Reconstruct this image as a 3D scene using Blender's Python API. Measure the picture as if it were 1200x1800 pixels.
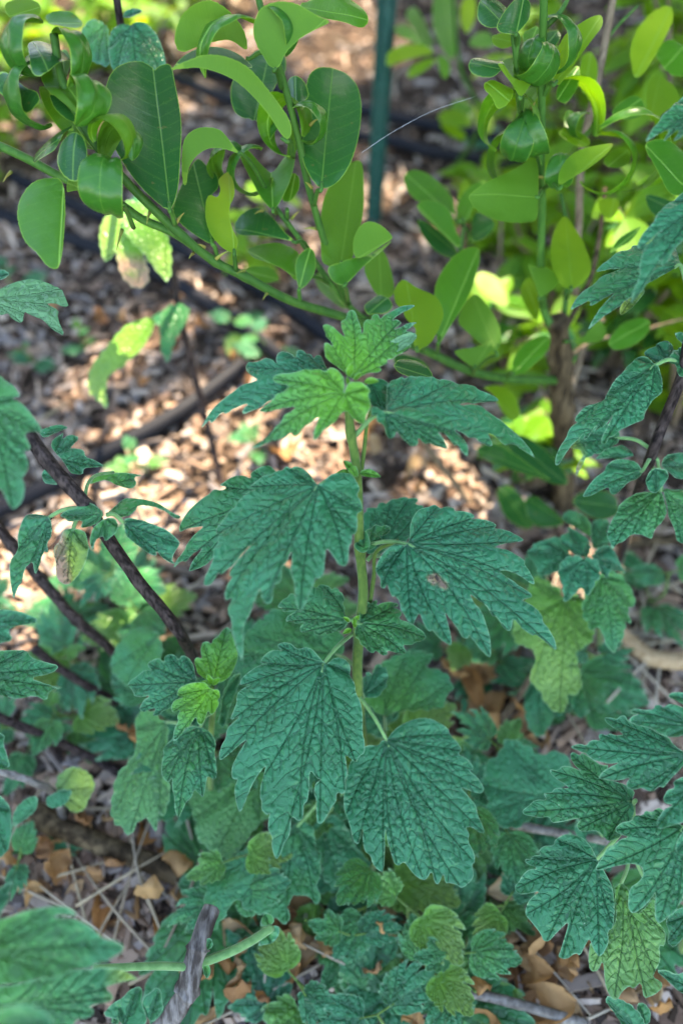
import bpy, math, random
import numpy as np
from mathutils import Vector, Matrix, noise
from mathutils.geometry import delaunay_2d_cdt

for o in list(bpy.data.objects): bpy.data.objects.remove(o)
SC = bpy.context.scene
COL = SC.collection
R = math.radians

# ---------------------------------------------------------------- camera, sky, sun, exposure
PITCH = R(55.0); CAM_H = 0.62; FPX = 1360.0
CAM = Vector((0, 0, CAM_H))
RIGHT = Vector((1, 0, 0)); UP = Vector((0, math.sin(PITCH), math.cos(PITCH))); FWD = Vector((0, math.cos(PITCH), -math.sin(PITCH)))
cd = bpy.data.cameras.new('camera'); cam = bpy.data.objects.new('camera', cd); COL.objects.link(cam)
cam.location = CAM; cam.rotation_euler = (R(90) - PITCH, 0, 0)
cd.sensor_fit = 'VERTICAL'; cd.sensor_height = 9.08; cd.sensor_width = 6.05; cd.lens = 9.08 * FPX / 1800.0
cd.clip_start = 0.01; cd.clip_end = 200
cd.dof.use_dof = True; cd.dof.focus_distance = 0.412; cd.dof.aperture_fstop = 0.82
SC.camera = cam

SUN_EL = R(52); SUN_AZ = R(18)          # azimuth from +Y (ahead of the camera) towards +X
TO_SUN = Vector((math.sin(SUN_AZ) * math.cos(SUN_EL), math.cos(SUN_AZ) * math.cos(SUN_EL), math.sin(SUN_EL)))
w = bpy.data.worlds.new('World'); SC.world = w; w.use_nodes = True
nt = w.node_tree; nt.nodes.clear()
sky = nt.nodes.new('ShaderNodeTexSky'); sky.sky_type = 'NISHITA'; sky.sun_disc = False
sky.sun_elevation = SUN_EL; sky.sun_rotation = SUN_AZ; sky.air_density = 1.0; sky.dust_density = 0.6; sky.ozone_density = 1.6
bg = nt.nodes.new('ShaderNodeBackground'); bg.inputs['Strength'].default_value = 0.15
wo = nt.nodes.new('ShaderNodeOutputWorld')
nt.links.new(sky.outputs[0], bg.inputs[0]); nt.links.new(bg.outputs[0], wo.inputs[0])
sl = bpy.data.lights.new('sun', 'SUN'); sl.energy = 3.0; sl.angle = R(0.6); sl.color = (1, 0.93, 0.82)
so = bpy.data.objects.new('sun', sl); COL.objects.link(so); so.location = (0, 0, 5)
so.rotation_euler = (-TO_SUN).to_track_quat('-Z', 'Y').to_euler()
SC.view_settings.view_transform = 'Standard'; SC.view_settings.look = 'None'
SC.view_settings.exposure = 3.6; SC.view_settings.gamma = 1.0; SC.view_settings.use_curve_mapping = False
SC.view_settings.use_white_balance = True; SC.view_settings.white_balance_temperature = 8000; SC.view_settings.white_balance_tint = 10   # the camera's shade setting
SC.render.engine = 'CYCLES'
SC.cycles.max_bounces = 6; SC.cycles.diffuse_bounces = 2; SC.cycles.glossy_bounces = 2; SC.cycles.transmission_bounces = 2; SC.cycles.transparent_max_bounces = 8

# ---------------------------------------------------------------- helpers
def cam_vec(x, y, z):                     # right, up, towards the viewer -> world
    return RIGHT * x + UP * y - FWD * z
def at(px, py, d):                        # photograph position and distance along the view axis -> point of the place
    return CAM + FWD * d + RIGHT * ((px - 600) / FPX * d) + UP * ((900 - py) / FPX * d)
def gz(x, y):                             # height of the soil
    return 0.012 * noise.noise(Vector((x * 3.1, y * 3.1, 0.3))) + 0.006 * noise.noise(Vector((x * 9, y * 9, 4.0)))
def ground_at(px, py, lift=0.0):
    r = FWD + RIGHT * ((px - 600) / FPX) + UP * ((900 - py) / FPX)
    t = -CAM.z / r.z; p = CAM + r * t
    for _ in range(3):
        t = (gz(p.x, p.y) - CAM.z) / r.z; p = CAM + r * t
    return Vector((p.x, p.y, gz(p.x, p.y) + lift))

def tag(o, label=None, cat=None, group=None, kind=None):
    if label: o['label'] = label
    if cat: o['category'] = cat
    if group: o['group'] = group
    if kind: o['kind'] = kind
    return o
def thing(name, loc, label, cat, group=None):
    o = bpy.data.objects.new(name, None); COL.objects.link(o); o.location = loc; o.empty_display_size = 0.02
    return tag(o, label, cat, group)
def link(name, me, parent=None):
    o = bpy.data.objects.new(name, me); COL.objects.link(o)
    if parent is not None:
        o.parent = parent
        if parent.type == 'EMPTY': o.location = -parent.location
    return o
def mesh(name, verts, faces, mat, smooth=True, attrs=None, uv=None):
    me = bpy.data.meshes.new(name)
    me.from_pydata([tuple(v) for v in verts], [], faces)
    if mat: me.materials.append(mat)
    if smooth: me.polygons.foreach_set('use_smooth', [True] * len(me.polygons))
    if attrs:
        for k, a in attrs.items():
            at_ = me.attributes.new(k, 'FLOAT', 'POINT'); at_.data.foreach_set('value', np.asarray(a, dtype=np.float32))
    if uv is not None:
        l = me.uv_layers.new(name='UVMap'); idx = np.empty(len(me.loops), dtype=np.int32); me.loops.foreach_get('vertex_index', idx)
        l.data.foreach_set('uv', np.asarray(uv, dtype=np.float32)[idx].ravel())
    me.update()
    return me

def spline(pts, n):                       # Catmull-Rom through points (Vectors), n per span
    P = [pts[0] * 2 - pts[1]] + list(pts) + [pts[-1] * 2 - pts[-2]]; out = []
    for i in range(1, len(P) - 2):
        a, b, c, d = P[i - 1], P[i], P[i + 1], P[i + 2]
        for k in range(n):
            t = k / n
            out.append(0.5 * ((2 * b) + (c - a) * t + (2 * a - 5 * b + 4 * c - d) * t * t + (3 * b - a - 3 * c + d) * t ** 3))
    out.append(P[-2].copy()); return out

def tube_data(pts, r0, r1, seg=8, n=6, square=0.0, rough=0.0, seed=0, bumps=None, cut=None):
    path = spline(pts, n) if len(pts) > 2 else [pts[0].lerp(pts[1], k / (n * 2)) for k in range(n * 2 + 1)]
    m = len(path); V = []; F = []; ref = None; UVs = []; run = 0
    for i, p in enumerate(path):
        tg = (path[min(i + 1, m - 1)] - path[max(i - 1, 0)]).normalized()
        if i: run += (p - path[i - 1]).length
        if ref is None:
            ref = tg.orthogonal().normalized()
        ref = (ref - tg * ref.dot(tg)).normalized(); b = tg.cross(ref)
        f = i / (m - 1); r = r0 + (r1 - r0) * f
        if bumps:
            for (c, wd, am) in bumps: r *= 1 + am * math.exp(-((f - c) / wd) ** 2)
        for k in range(seg):
            a = 2 * math.pi * k / seg
            q = 1 + square * math.cos(4 * a)
            if rough: q *= 1 + rough * noise.noise(p * 90 + Vector((math.cos(a), math.sin(a), seed)) * 1.3)
            off = (ref * math.cos(a) + b * math.sin(a)) * r * q
            pp = p + off
            if cut and i == 0: pp = pp + tg * (cut * math.cos(a) * r)
            V.append(pp); UVs.append((k / seg, run * 20))
    for i in range(m - 1):
        for k in range(seg):
            F.append((i * seg + k, i * seg + (k + 1) % seg, (i + 1) * seg + (k + 1) % seg, (i + 1) * seg + k))
    F.append(tuple(reversed(range(seg)))); F.append(tuple(range((m - 1) * seg, m * seg)))
    return V, F
def tube(name, pts, r0, r1, mat, parent=None, **k):
    V, F = tube_data(pts, r0, r1, **k)
    return link(name, mesh(name, V, F, mat), parent)

# ---------------------------------------------------------------- materials
def new_mat(name):
    m = bpy.data.materials.new(name); m.use_nodes = True; m.node_tree.nodes.clear(); return m, m.node_tree
class NB:
    def __init__(s, nt): s.nt = nt
    def n(s, t, **k):
        o = s.nt.nodes.new(t)
        for a, v in k.items(): setattr(o, a, v)
        return o
    def put(s, sock, v):
        if hasattr(v, 'links') or hasattr(v, 'is_linked'): s.nt.links.new(v, sock)
        else: sock.default_value = v
    def math(s, op, a, b=None, c=None, clamp=False):
        o = s.n('ShaderNodeMath', operation=op); o.use_clamp = clamp; s.put(o.inputs[0], a)
        if b is not None: s.put(o.inputs[1], b)
        if c is not None: s.put(o.inputs[2], c)
        return o.outputs[0]
    def ramp(s, v, lo, hi, a=0.0, b=1.0):
        o = s.n('ShaderNodeMapRange', interpolation_type='SMOOTHSTEP'); s.put(o.inputs['Value'], v)
        s.put(o.inputs['From Min'], lo); s.put(o.inputs['From Max'], hi); s.put(o.inputs['To Min'], a); s.put(o.inputs['To Max'], b); return o.outputs[0]
    def mix(s, f, a, b, mode='MIX'):
        o = s.n('ShaderNodeMix', data_type='RGBA', blend_type=mode); s.put(o.inputs[0], f); s.put(o.inputs[6], a); s.put(o.inputs[7], b); return o.outputs[2]
    def attr(s, name): return s.n('ShaderNodeAttribute', attribute_name=name).outputs['Fac']
    def noise(s, vec, scale, detail=3, rough=0.55):
        o = s.n('ShaderNodeTexNoise'); o.inputs['Scale'].default_value = scale; o.inputs['Detail'].default_value = detail; o.inputs['Roughness'].default_value = rough
        if vec is not None: s.put(o.inputs['Vector'], vec)
        return o
def c3(r, g, b): return (r, g, b, 1)

def leaf_out(nb, col, trans_col, trans, rough, spec, normal, coat=0.0, alpha=None):
    p = nb.n('ShaderNodeBsdfPrincipled'); nb.put(p.inputs['Base Color'], col); nb.put(p.inputs['Roughness'], rough)
    nb.put(p.inputs['Specular IOR Level'], spec); p.inputs['Coat Weight'].default_value = coat; p.inputs['Coat Roughness'].default_value = 0.25
    t = nb.n('ShaderNodeBsdfTranslucent'); nb.put(t.inputs['Color'], trans_col)
    if normal is not None: nb.put(p.inputs['Normal'], normal); nb.put(t.inputs['Normal'], normal)
    m = nb.n('ShaderNodeMixShader'); nb.put(m.inputs[0], trans); nb.put(m.inputs[1], p.outputs[0]); nb.put(m.inputs[2], t.outputs[0])
    o = nb.n('ShaderNodeOutputMaterial'); nb.put(o.inputs[0], m.outputs[0])

def motherwort_material():
    m, nt = new_mat('motherwort_leaf'); nb = NB(nt)
    uv = nb.n('ShaderNodeUVMap').outputs[0]
    info = nb.n('ShaderNodeObjectInfo'); rnd = info.outputs['Random']
    wn = nb.noise(uv, 85, 2); wv = nb.n('ShaderNodeVectorMath', operation='MULTIPLY_ADD')
    nb.put(wv.inputs[0], wn.outputs['Color']); wv.inputs[1].default_value = (0.0050, 0.0050, 0); nb.put(wv.inputs[2], uv)
    vo = nb.n('ShaderNodeTexVoronoi', feature='DISTANCE_TO_EDGE'); nb.put(vo.inputs['Vector'], wv.outputs[0]); vo.inputs['Scale'].default_value = 225
    vo2 = nb.n('ShaderNodeTexVoronoi', feature='DISTANCE_TO_EDGE'); nb.put(vo2.inputs['Vector'], wv.outputs[0]); vo2.inputs['Scale'].default_value = 620
    cell = nb.ramp(vo.outputs['Distance'], 0.008, 0.062); pillow = nb.ramp(vo.outputs['Distance'], 0.0, 0.42)
    cell2 = nb.ramp(vo2.outputs['Distance'], 0.0, 0.20)
    vein = nb.attr('vein'); main = nb.ramp(vein, 0.00012, 0.00065); vein2 = nb.attr('vein2'); sec = nb.ramp(vein2, 0.00005, 0.00042, 0.25, 1.0)
    edge = nb.attr('edge'); young = nb.attr('young'); yellow = nb.attr('yellow'); brown = nb.attr('brown')
    blot = nb.noise(uv, 45, 3).outputs['Fac']; fine = nb.noise(uv, 1500, 2).outputs['Fac']
    a = nb.mix(rnd, c3(0.010, 0.106, 0.048), c3(0.024, 0.132, 0.034))
    a = nb.mix(nb.ramp(blot, 0.3, 0.75), a, c3(0.021, 0.155, 0.068))
    a = nb.mix(young, a, c3(0.11, 0.33, 0.022))
    yn = nb.math('ADD', yellow, nb.math('MULTIPLY', nb.math('SUBTRACT', blot, 0.5), nb.math('MULTIPLY', yellow, 1.6)), clamp=True)
    a = nb.mix(yn, a, c3(0.26, 0.34, 0.05))
    bn = nb.noise(uv, 90, 3).outputs['Fac']
    a = nb.mix(nb.math('MULTIPLY', brown, nb.ramp(bn, 0.2, 0.5), clamp=True), a, c3(0.33, 0.19, 0.12))
    dark = nb.mix(nb.math('MULTIPLY_ADD', young, -0.32, 0.58), a, c3(0.004, 0.034, 0.014))
    vein_all = nb.math('MULTIPLY', nb.math('MULTIPLY', main, sec), nb.math('MULTIPLY_ADD', cell, 0.4, 0.6))
    top = nb.mix(nb.ramp(vein_all, 0.0, 0.9), dark, a)
    # pale hairy margin, tiny pale specks and scratches
    top = nb.mix(nb.ramp(edge, 0.00015, 0.0006, 0.5, 0.0), top, c3(0.17, 0.30, 0.17))
    sp = nb.n('ShaderNodeTexVoronoi'); nb.put(sp.inputs['Vector'], uv); sp.inputs['Scale'].default_value = 330; sp.inputs['Randomness'].default_value = 1
    spk = nb.math('MULTIPLY', nb.ramp(sp.outputs['Distance'], 0.05, 0.17, 1, 0), nb.ramp(nb.noise(uv, 60, 2).outputs['Fac'], 0.58, 0.72))
    top = nb.mix(nb.math('MULTIPLY', spk, 0.6), top, c3(0.32, 0.44, 0.32))
    under = nb.mix(0.55, a, c3(0.13, 0.25, 0.12))
    geo = nb.n('ShaderNodeNewGeometry'); back = geo.outputs['Backfacing']
    col = nb.mix(back, top, under)
    hgt = nb.math('ADD', nb.math('MULTIPLY', pillow, 1.0), nb.math('ADD', nb.math('MULTIPLY', main, 0.9), nb.math('ADD', nb.math('MULTIPLY', sec, 0.6), nb.math('ADD', nb.math('MULTIPLY', cell2, 0.05), nb.math('MULTIPLY', fine, 0.05)))))
    bp = nb.n('ShaderNodeBump'); bp.inputs['Strength'].default_value = 0.8; bp.inputs['Distance'].default_value = 0.00042; nb.put(bp.inputs['Height'], hgt); bp.inputs['Strength'].default_value = 0.85; bp.inputs['Distance'].default_value = 0.0008
    tcol = nb.mix(0.6, col, c3(0.16, 0.42, 0.03))
    trans = nb.math('MULTIPLY_ADD', nb.math('MAXIMUM', young, yn), 0.20, 0.11)
    leaf_out(nb, col, tcol, trans, nb.ramp(fine, 0.2, 0.8, 0.25, 0.37), 0.26, bp.outputs[0])
    return m

def lemon_material(name, a1, a2, tcol, rough=0.33, trans=0.32, vein=0.7, spec=0.26):
    m, nt = new_mat(name); nb = NB(nt)
    uv = nb.n('ShaderNodeUVMap').outputs[0]; rnd = nb.n('ShaderNodeObjectInfo').outputs['Random']
    mu = nb.math('ABSOLUTE', nb.attr('mid')); mid = nb.ramp(mu, 0.0001, 0.0006); edge = nb.attr('edge')
    lp = nb.math('PINGPONG', nb.math('SUBTRACT', nb.math('MULTIPLY', nb.attr('len'), 11.0), nb.math('MULTIPLY', mu, 75.0)), 0.5); lat = nb.ramp(nb.math('ADD', lp, nb.math('MULTIPLY', nb.math('SUBTRACT', nb.noise(uv, 120, 2).outputs['Fac'], 0.5), 0.25)), 0.0, 0.12)
    yellow = nb.attr('yellow'); brown = nb.attr('brown')
    blot = nb.noise(uv, 38, 3).outputs['Fac']
    a = nb.mix(rnd, a1, a2); a = nb.mix(nb.ramp(blot, 0.35, 0.8, 0, 0.5), a, a2)
    yn = nb.math('ADD', yellow, nb.math('MULTIPLY', nb.math('SUBTRACT', blot, 0.5), nb.math('MULTIPLY', yellow, 1.2)), clamp=True)
    a = nb.mix(yn, a, c3(0.30, 0.40, 0.022))
    dots = nb.n('ShaderNodeTexVoronoi'); nb.put(dots.inputs['Vector'], uv); dots.inputs['Scale'].default_value = 900
    dt = nb.math('MULTIPLY', nb.ramp(dots.outputs['Distance'], 0.08, 0.22, 1, 0), nb.ramp(nb.noise(uv, 300, 1).outputs['Fac'], 0.45, 0.6))
    a = nb.mix(nb.math('MULTIPLY', dt, 0.35), a, c3(0.20, 0.38, 0.06))
    a = nb.mix(nb.ramp(lat, 0, 1, 0.07, 0.0), a, c3(0.13, 0.32, 0.03))
    top = nb.mix(nb.ramp(mid, 0, 1, vein, 0), a, c3(0.20, 0.38, 0.06))
    top = nb.mix(nb.ramp(edge, 0.0001, 0.0005, 0.55, 0), top, c3(0.26, 0.42, 0.05))
    bsp = nb.ramp(nb.noise(uv, 130, 2).outputs['Fac'], 0.70, 0.76)
    top = nb.mix(nb.math('MULTIPLY', nb.math('ADD', nb.math('MULTIPLY', bsp, 0.5), brown, clamp=True), 0.85), top, c3(0.16, 0.085, 0.03))
    under = nb.mix(0.6, top, c3(0.058, 0.140, 0.004))
    back = nb.n('ShaderNodeNewGeometry').outputs['Backfacing']
    col = nb.mix(back, top, under)
    hgt = nb.math('ADD', nb.math('MULTIPLY', mid, 0.6), nb.math('ADD', nb.math('MULTIPLY', lat, 0.12), nb.math('MULTIPLY', nb.noise(uv, 160, 3).outputs['Fac'], 1.1)))
    bp = nb.n('ShaderNodeBump'); bp.inputs['Strength'].default_value = 0.45; bp.inputs['Distance'].default_value = 0.0005; nb.put(bp.inputs['Height'], hgt)
    t = nb.mix(0.75, col, tcol)
    leaf_out(nb, col, t, trans, nb.mix(back, c3(rough, rough, rough), c3(0.6, 0.6, 0.6)), spec, bp.outputs[0])
    return m

def bark_material(name, c1, c2, scale=160, rough=0.75, stretch=(1, 1, 0.25), bump=0.0008, hair=0.0):
    m, nt = new_mat(name); nb = NB(nt)
    tc = nb.n('ShaderNodeTexCoord').outputs['Object']
    mp = nb.n('ShaderNodeMapping'); nb.put(mp.inputs[0], tc); mp.inputs['Scale'].default_value = stretch
    n1 = nb.noise(mp.outputs[0], scale, 4).outputs['Fac']; n2 = nb.noise(tc, scale * 0.22, 2).outputs['Fac']
    rnd = nb.n('ShaderNodeObjectInfo').outputs['Random']
    col = nb.mix(nb.ramp(n1, 0.32, 0.68), c1, c2)
    col = nb.mix(nb.ramp(n2, 0.4, 0.7, 0, 0.5), col, c1)
    col = nb.mix(1.0, col, nb.mix(rnd, c3(0.8, 0.8, 0.8), c3(1.15, 1.15, 1.15)), 'MULTIPLY')
    if hair:
        lw = nb.n('ShaderNodeLayerWeight'); lw.inputs[0].default_value = 0.35
        col = nb.mix(nb.math('MULTIPLY', lw.outputs['Facing'], hair), col, c3(0.45, 0.5, 0.42))
    bp = nb.n('ShaderNodeBump'); bp.inputs['Strength'].default_value = 0.8; bp.inputs['Distance'].default_value = bump; nb.put(bp.inputs['Height'], n1)
    p = nb.n('ShaderNodeBsdfPrincipled'); nb.put(p.inputs['Base Color'], col); p.inputs['Roughness'].default_value = rough; p.inputs['Specular IOR Level'].default_value = 0.08; nb.put(p.inputs['Normal'], bp.outputs[0])
    if hair:
        p.inputs['Sheen Weight'].default_value = hair; p.inputs['Sheen Roughness'].default_value = 0.4
    o = nb.n('ShaderNodeOutputMaterial'); nb.put(o.inputs[0], p.outputs[0])
    return m

def litter_material(name, cols, rough=0.85, trans=0.0, scale=90):
    m, nt = new_mat(name); nb = NB(nt)
    tc = nb.n('ShaderNodeTexCoord').outputs['Object']
    rn = nb.n('ShaderNodeNewGeometry').outputs['Random Per Island']
    oi = nb.n('ShaderNodeObjectInfo').outputs['Random']
    f = nb.math('FRACT', nb.math('ADD', rn, oi))
    cr = nb.n('ShaderNodeValToRGB'); cr.color_ramp.interpolation = 'LINEAR'
    while len(cr.color_ramp.elements) < len(cols): cr.color_ramp.elements.new(0.5)
    for i, c in enumerate(cols): cr.color_ramp.elements[i].position = i / (len(cols) - 1); cr.color_ramp.elements[i].color = c
    nb.put(cr.inputs[0], f)
    n1 = nb.noise(tc, scale, 4).outputs['Fac']
    col = nb.mix(nb.ramp(n1, 0.3, 0.75, 0, 0.6), cr.outputs[0], nb.mix(0.55, cr.outputs[0], c3(0.05, 0.035, 0.025)))
    bp = nb.n('ShaderNodeBump'); bp.inputs['Strength'].default_value = 0.6; bp.inputs['Distance'].default_value = 0.001; nb.put(bp.inputs['Height'], nb.noise(tc, scale * 4, 3).outputs['Fac'])
    leaf_out(nb, col, nb.mix(0.5, col, c3(0.45, 0.2, 0.06)), trans, rough, 0.08, bp.outputs[0])
    return m

def plain(name, col, rough=0.5, spec=0.5, nscale=60, amt=0.25):
    m, nt = new_mat(name); nb = NB(nt)
    tc = nb.n('ShaderNodeTexCoord').outputs['Object']; n1 = nb.noise(tc, nscale, 4).outputs['Fac']
    c = nb.mix(nb.ramp(n1, 0.35, 0.7, 0, amt), col, c3(0.16, 0.14, 0.12))
    p = nb.n('ShaderNodeBsdfPrincipled'); nb.put(p.inputs['Base Color'], c); nb.put(p.inputs['Roughness'], nb.ramp(n1, 0.3, 0.7, rough, min(1, rough + 0.2))); p.inputs['Specular IOR Level'].default_value = spec
    bp = nb.n('ShaderNodeBump'); bp.inputs['Strength'].default_value = 0.3; bp.inputs['Distance'].default_value = 0.0006; nb.put(bp.inputs['Height'], n1); nb.put(p.inputs['Normal'], bp.outputs[0])
    o = nb.n('ShaderNodeOutputMaterial'); nb.put(o.inputs[0], p.outputs[0]); return m

M_MW = motherwort_material()
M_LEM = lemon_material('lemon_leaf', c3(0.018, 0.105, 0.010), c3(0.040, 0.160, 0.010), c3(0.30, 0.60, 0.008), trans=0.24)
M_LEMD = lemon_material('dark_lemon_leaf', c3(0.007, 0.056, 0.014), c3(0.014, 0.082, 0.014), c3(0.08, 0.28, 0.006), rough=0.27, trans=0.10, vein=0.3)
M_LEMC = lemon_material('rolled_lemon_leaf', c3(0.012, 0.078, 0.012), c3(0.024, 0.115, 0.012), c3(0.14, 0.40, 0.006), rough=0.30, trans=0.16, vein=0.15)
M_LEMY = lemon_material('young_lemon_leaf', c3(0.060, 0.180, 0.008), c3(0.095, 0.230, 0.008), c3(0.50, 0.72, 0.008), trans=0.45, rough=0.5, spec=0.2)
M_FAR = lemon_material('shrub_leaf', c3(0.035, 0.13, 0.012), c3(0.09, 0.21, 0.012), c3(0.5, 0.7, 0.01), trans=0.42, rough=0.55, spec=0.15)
M_STEM = bark_material('green_stem', c3(0.040, 0.095, 0.014), c3(0.085, 0.150, 0.028), 420, 0.5, bump=0.0003, hair=0.10)
M_PET = bark_material('pale_petiole', c3(0.07, 0.17, 0.055), c3(0.12, 0.24, 0.09), 300, 0.5, bump=0.0003, hair=0.12)
M_PURP = bark_material('dark_purple_stalk', c3(0.008, 0.0055, 0.006), c3(0.060, 0.044, 0.042), 520, 0.55, bump=0.001, hair=0.0)
M_GREY = bark_material('grey_dry_stalk', c3(0.10, 0.085, 0.075), c3(0.24, 0.22, 0.20), 260, 0.8, bump=0.0008)
M_OLD = bark_material('weathered_stalk', c3(0.035, 0.028, 0.025), c3(0.19, 0.17, 0.16), 300, 0.8, stretch=(1, .25, .25), bump=0.0015)
M_CITRUS = bark_material('green_citrus_bark', c3(0.030, 0.095, 0.018), c3(0.055, 0.14, 0.025), 240, 0.42, bump=0.0003)
M_TRUNK = bark_material('brown_bark', c3(0.022, 0.015, 0.009), c3(0.12, 0.085, 0.048), 150, 0.85, bump=0.0018)
M_TWIG = bark_material('brown_twig', c3(0.085, 0.060, 0.040), c3(0.20, 0.15, 0.10), 220, 0.85, bump=0.0008)
M_TAN = bark_material('tan_stick', c3(0.20, 0.13, 0.07), c3(0.36, 0.26, 0.16), 160, 0.8, bump=0.0008)
M_THORN = bark_material('thorn', c3(0.16, 0.20, 0.04), c3(0.30, 0.22, 0.06), 300, 0.5)
M_HOSE = plain('black_hose', c3(0.010, 0.011, 0.015), 0.45, 0.06, 45, 0.03)
M_POST = plain('green_painted_steel', c3(0.010, 0.062, 0.050), 0.45, 0.15, 50, 0.08)
M_WEB = plain('spider_silk', c3(0.8, 0.8, 0.8), 0.5, 0.5, 10, 0.0)
MULCH_COLS = [c3(0.012, 0.008, 0.006), c3(0.17, 0.105, 0.075), c3(0.38, 0.27, 0.20), c3(0.06, 0.045, 0.040), c3(0.50, 0.39, 0.31), c3(0.20, 0.17, 0.16), c3(0.022, 0.014, 0.010), c3(0.30, 0.19, 0.13), c3(0.03, 0.022, 0.019)]
M_CHIP = litter_material('wood_mulch', MULCH_COLS)
M_DRY = litter_material('dry_leaf', [c3(0.34, 0.15, 0.05), c3(0.40, 0.24, 0.11), c3(0.20, 0.095, 0.045), c3(0.42, 0.30, 0.17)], 0.7, 0.25, 60)  # leaf tans, brightened to stand in for sun patches on the bottom litter
M_STRAW = litter_material('straw', [c3(0.36, 0.29, 0.19), c3(0.22, 0.17, 0.12), c3(0.42, 0.36, 0.28)], 0.7)
def soil_material():
    m, nt = new_mat('mulch_soil'); nb = NB(nt)
    tc = nb.n('ShaderNodeTexCoord').outputs['Object']
    n1 = nb.noise(tc, 14, 5).outputs['Fac']; n2 = nb.noise(tc, 140, 4).outputs['Fac']
    col = nb.mix(nb.ramp(n1, 0.35, 0.7), c3(0.020, 0.014, 0.010), c3(0.05, 0.034, 0.025))
    vo = nb.n('ShaderNodeTexVoronoi'); nb.put(vo.inputs['Vector'], tc); vo.inputs['Scale'].default_value = 90
    col = nb.mix(nb.ramp(n2, 0.4, 0.7, 0, 0.6), col, c3(0.12, 0.08, 0.055))
    bp = nb.n('ShaderNodeBump'); bp.inputs['Strength'].default_value = 1; bp.inputs['Distance'].default_value = 0.006; nb.put(bp.inputs['Height'], n2)
    p = nb.n('ShaderNodeBsdfPrincipled'); nb.put(p.inputs['Base Color'], col); p.inputs['Roughness'].default_value = 0.95; p.inputs['Specular IOR Level'].default_value = 0.05; nb.put(p.inputs['Normal'], bp.outputs[0])
    o = nb.n('ShaderNodeOutputMaterial'); nb.put(o.inputs[0], p.outputs[0]); return m
M_SOIL = soil_material()

# ---------------------------------------------------------------- leaf builders
def parse(s): return [tuple(float(q) for q in p.split(',')) for p in s.split()]
def chaikin(P, it=1, q=0.22):
    for _ in range(it):
        O = []
        for i in range(len(P)):
            a = P[i]; b = P[(i + 1) % len(P)]
            O.append(a + (b - a) * q); O.append(b + (a - b) * q)
        P = np.array(O)
    return P
def resample(P, sp):
    O = []
    for i in range(len(P)):
        a = P[i]; b = P[(i + 1) % len(P)]; k = max(1, int(np.linalg.norm(b - a) / sp))
        for j in range(k): O.append(a + (b - a) * j / k)
    return np.array(O)
def inside(Q, P):
    x, y = Q[:, 0], Q[:, 1]; r = np.zeros(len(Q), bool); n = len(P); j = n - 1
    for i in range(n):
        xi, yi = P[i]; xj, yj = P[j]
        if yi != yj:
            c = ((yi > y) != (yj > y)) & (x < (xj - xi) * (y - yi) / (yj - yi) + xi); r ^= c
        j = i
    return r
def seg_dist(Q, A, B):                    # distance of points Q to the nearest of the segments A-B
    d = np.full(len(Q), 1e9)
    for a, b in zip(A, B):
        ab = b - a; L = ab @ ab + 1e-18; t = np.clip(((Q - a) @ ab) / L, 0, 1)
        d = np.minimum(d, np.linalg.norm(Q - (a + t[:, None] * ab), axis=1))
    return d
def fill(P, sp, rng, holes=(), lines=()):
    P = resample(P, sp * 0.9); lo = P.min(0); hi = P.max(0)
    gx = np.arange(lo[0], hi[0], sp); gy = np.arange(lo[1], hi[1], sp * 0.866)
    X, Y = np.meshgrid(gx, gy); X = X + (np.arange(len(gy)) % 2)[:, None] * sp * 0.5
    Q = np.stack([X.ravel(), Y.ravel()], 1) + rng.uniform(-0.12, 0.12, (X.size, 2)) * sp
    Q = Q[inside(Q, P)]
    if len(Q): Q = Q[seg_dist(Q, P, np.roll(P, -1, 0)) > sp * 0.45]
    n = len(P); E = [(i, (i + 1) % n) for i in range(n)]; X = []; k = n
    if lines:
        a = np.array([l[0] for l in lines]); b = np.array([l[1] for l in lines])
        if len(Q): Q = Q[seg_dist(Q, a, b) > sp * 0.42]
        S = []; first = []
        for p, q in lines:
            m = max(1, int(np.linalg.norm(q - p) / sp))
            for j in range(m + 1): S.append(p + (q - p) * j / m); first.append(j == 0)
        S = np.array(S); ok = inside(S, P); ok[ok] &= seg_dist(S[ok], P, np.roll(P, -1, 0)) > sp * 0.3
        for j in range(len(S)):
            if not ok[j]: continue
            X.append(S[j])
            if not first[j] and ok[j - 1]: E.append((k - 1, k))
            k += 1
    allp = [Vector((float(a), float(b))) for a, b in np.concatenate([P] + ([np.array(X)] if X else []) + [Q])]
    v, e, f, *_ = delaunay_2d_cdt(allp, E, [], 0, sp * 0.05)
    V = np.array([(a.x, a.y) for a in v]); F = np.array([t for t in f if len(t) == 3])
    c = V[F].mean(1); k = inside(c, P)
    for h in holes: k &= ~inside(c, h)
    F = F[k]
    used = np.unique(F); mp = -np.ones(len(V), int); mp[used] = np.arange(len(used))
    return V[used], mp[F], P

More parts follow.
